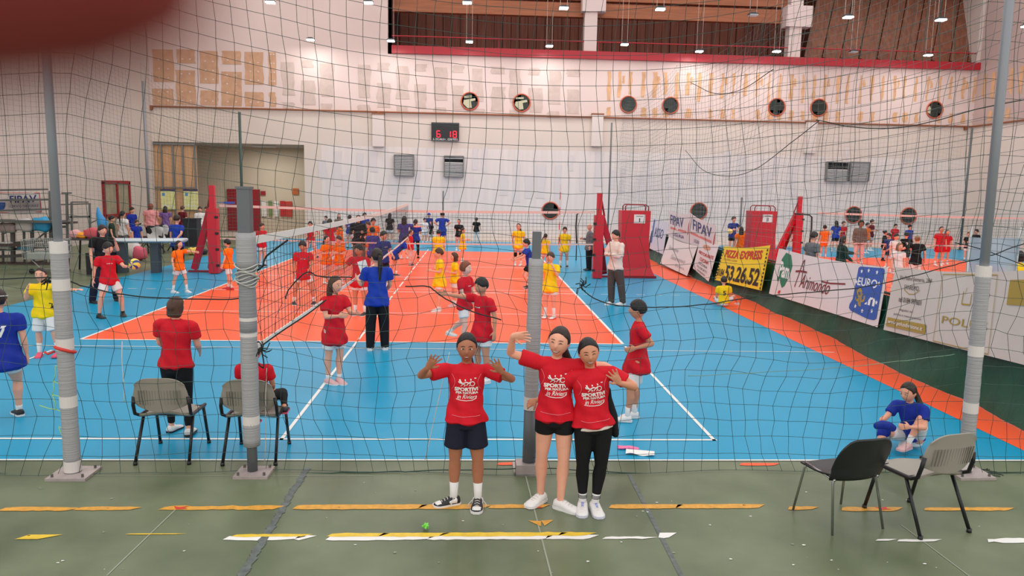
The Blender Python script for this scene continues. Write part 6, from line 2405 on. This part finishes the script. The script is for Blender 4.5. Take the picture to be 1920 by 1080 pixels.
# ---- the other court, right of the barrier
who(1376, 460, 405, 12, 'boy in a dark blue shirt holding a ball beyond the banners', shirt='navyblue', bottom='black', hc='brown', sk='fair', arms=('front', 'hip'), Y=31)
pq = at(1369, 434, Y=30.6)
ball(pq, .11, 'pale volleyball held by the boy in dark blue beyond the banners', mat('ball_cream', (236, 216, 150), .45), mvy)
who(1392, 470, 424, 165, 'girl in orange with long dark hair, back turned, left of the far padded stand', shirt='orange', hair='long', hc='dark', sk='fair', Y=26, bottom='white')
who(1404, 470, 419, 100, 'child in an orange shirt half hidden by the far padded stand', shirt='orange', hc='brown', sk='fair', Y=27.5)
who(1496, 470, 418, -40, 'child in a red shirt partly hidden by the far red post', shirt='red', hc='brown', sk='fair', Y=30)
who(1528, 470, 434, 100, 'bearded man in a grey and beige top behind the long white banner', adult=True, shirt='grey', hc='dark', sk='fair', bottom='beige', bkind='trousers', Y=17.5, hgt=1.72)
who(1584, 470, 441, 85, 'woman with dark hair in a dark green jacket behind the long white banner', adult=True, shirt='green', sleeve=1.95, hair='long', hc='dark', sk='fair', bottom='black', bkind='trousers', Y=18.5, arms=('frontlow', 'reachlow'), bulk=1.1)
who(1549, 470, 421, 170, 'child in an orange shirt with tied dark hair at the left of the far players', shirt='orange', hair='bun', hc='dark', Y=30, bottom='orange')
who(1570, 470, 413, 175, 'child in a blue shirt and black shorts, back turned, in the far right group', shirt='blue', hc='black', bottom='black', Y=33, hair='long')
who(1583, 470, 414, 15, 'child in a red shirt just right of the blue-shirted child with back turned', shirt='red', hc='brown', sk='fair', Y=33.5, arms=('cross', 'cross'))
who(1616, 470, 414, -15, 'tall girl with curly black hair in a taupe top and pinkish trousers', shirt='taupe', sleeve=1.8, hair='afro', hc='black', sk='tan', bottom='pinkwhite', bkind='trousers', Y=27.5, hgt=1.68)
who(1628, 470, 417, 20, 'child in an orange shirt right of the tall girl with curly hair', shirt='orange', hc='black', Y=32.5, sk='fair')
who(1636, 470, 411, 30, 'child in a dark red shirt behind the orange one, right of the tall girl', shirt='maroon', hc='black', Y=34, sk='fair', arms=('front', 'front'))
who(1655, 489, 431, 75, 'girl all in black with her hair in a bun standing on the far right court', shirt='black', bottom='black', hair='bun', hc='black', sk='fair', shoes='black', sole='black', socks='black')
who(1674, 470, 436, -70, 'child in a navy shirt leaning forward right of the girl in black', shirt='navyblue', bottom='navy', hc='dark', Y=26, lean=(0, .2), arms=('frontlow', 'frontlow'))
who(1681, 470, 419, 5, 'child in a red shirt far behind the blond child in white', shirt='red', hc='black', sk='fair', Y=33)
who(1684, 470, 437, 5, 'boy in a white shirt standing behind the smiling child in white', shirt='white', hc='dark', sk='fair', Y=24)
who(1692, 470, 455, 0, 'smiling fair-haired child in a white shirt facing the camera behind the banner', shirt='white', hc='light', hair='bob', sk='fair', Y=19.5, face=dict(mouth='smile'), lod=1)
who(1708, 470, 421, 20, 'person in a dark cap and blue shirt in the far right group', shirt='blue', hc='dark', sk='fair', cap_='navy', Y=30.5, adult=True, bulk=1.1)
who(1704, 470, 434, 170, 'child in a black shirt with a white number, back turned', shirt='black', hc='black', bottom='black', number=('2', 'back', 'white'), Y=25)
who(1725, 470, 441, 175, 'woman in a black top with a light brown bun stretching an arm to the left', shirt='black', adult=True, hair='bun', hc='light', sk='fair', Y=20.5, arms=(((-.3, .1, -1), (-.2, -.3, -.8)), ((.8, -.3, -.5), (1, -.3, .05))), bottom='white', bkind='trousers')
who(1768, 470, 424, -12, 'girl in a long red shirt with a dark top knot, left of the red pair', shirt='red', hair='bun', hc='black', sk='fair', Y=27, longshirt=.25)
who(1780, 470, 430, -10, 'child in a red shirt pressed against the girl with the top knot', shirt='red', hair='long', hc='brown', sk='fair', Y=27.6, longshirt=.2)
who(1812, 490, 434, -60, 'child in a black shirt and white shorts, left of the pair by the right pole', shirt='black', hc='brown', sk='fair', arms=('front', 'front'), shoes='black')
who(1826, 487, 429, -80, 'child in a black shirt close behind the right pole', shirt='black', hc='black', sk='fair', shoes='black')
who(1922, 470, 470, 170, 'dark-haired person in a black and yellow top at the right picture edge', shirt='yellow', hc='black', Y=14.5, adult=True, hair='bob')
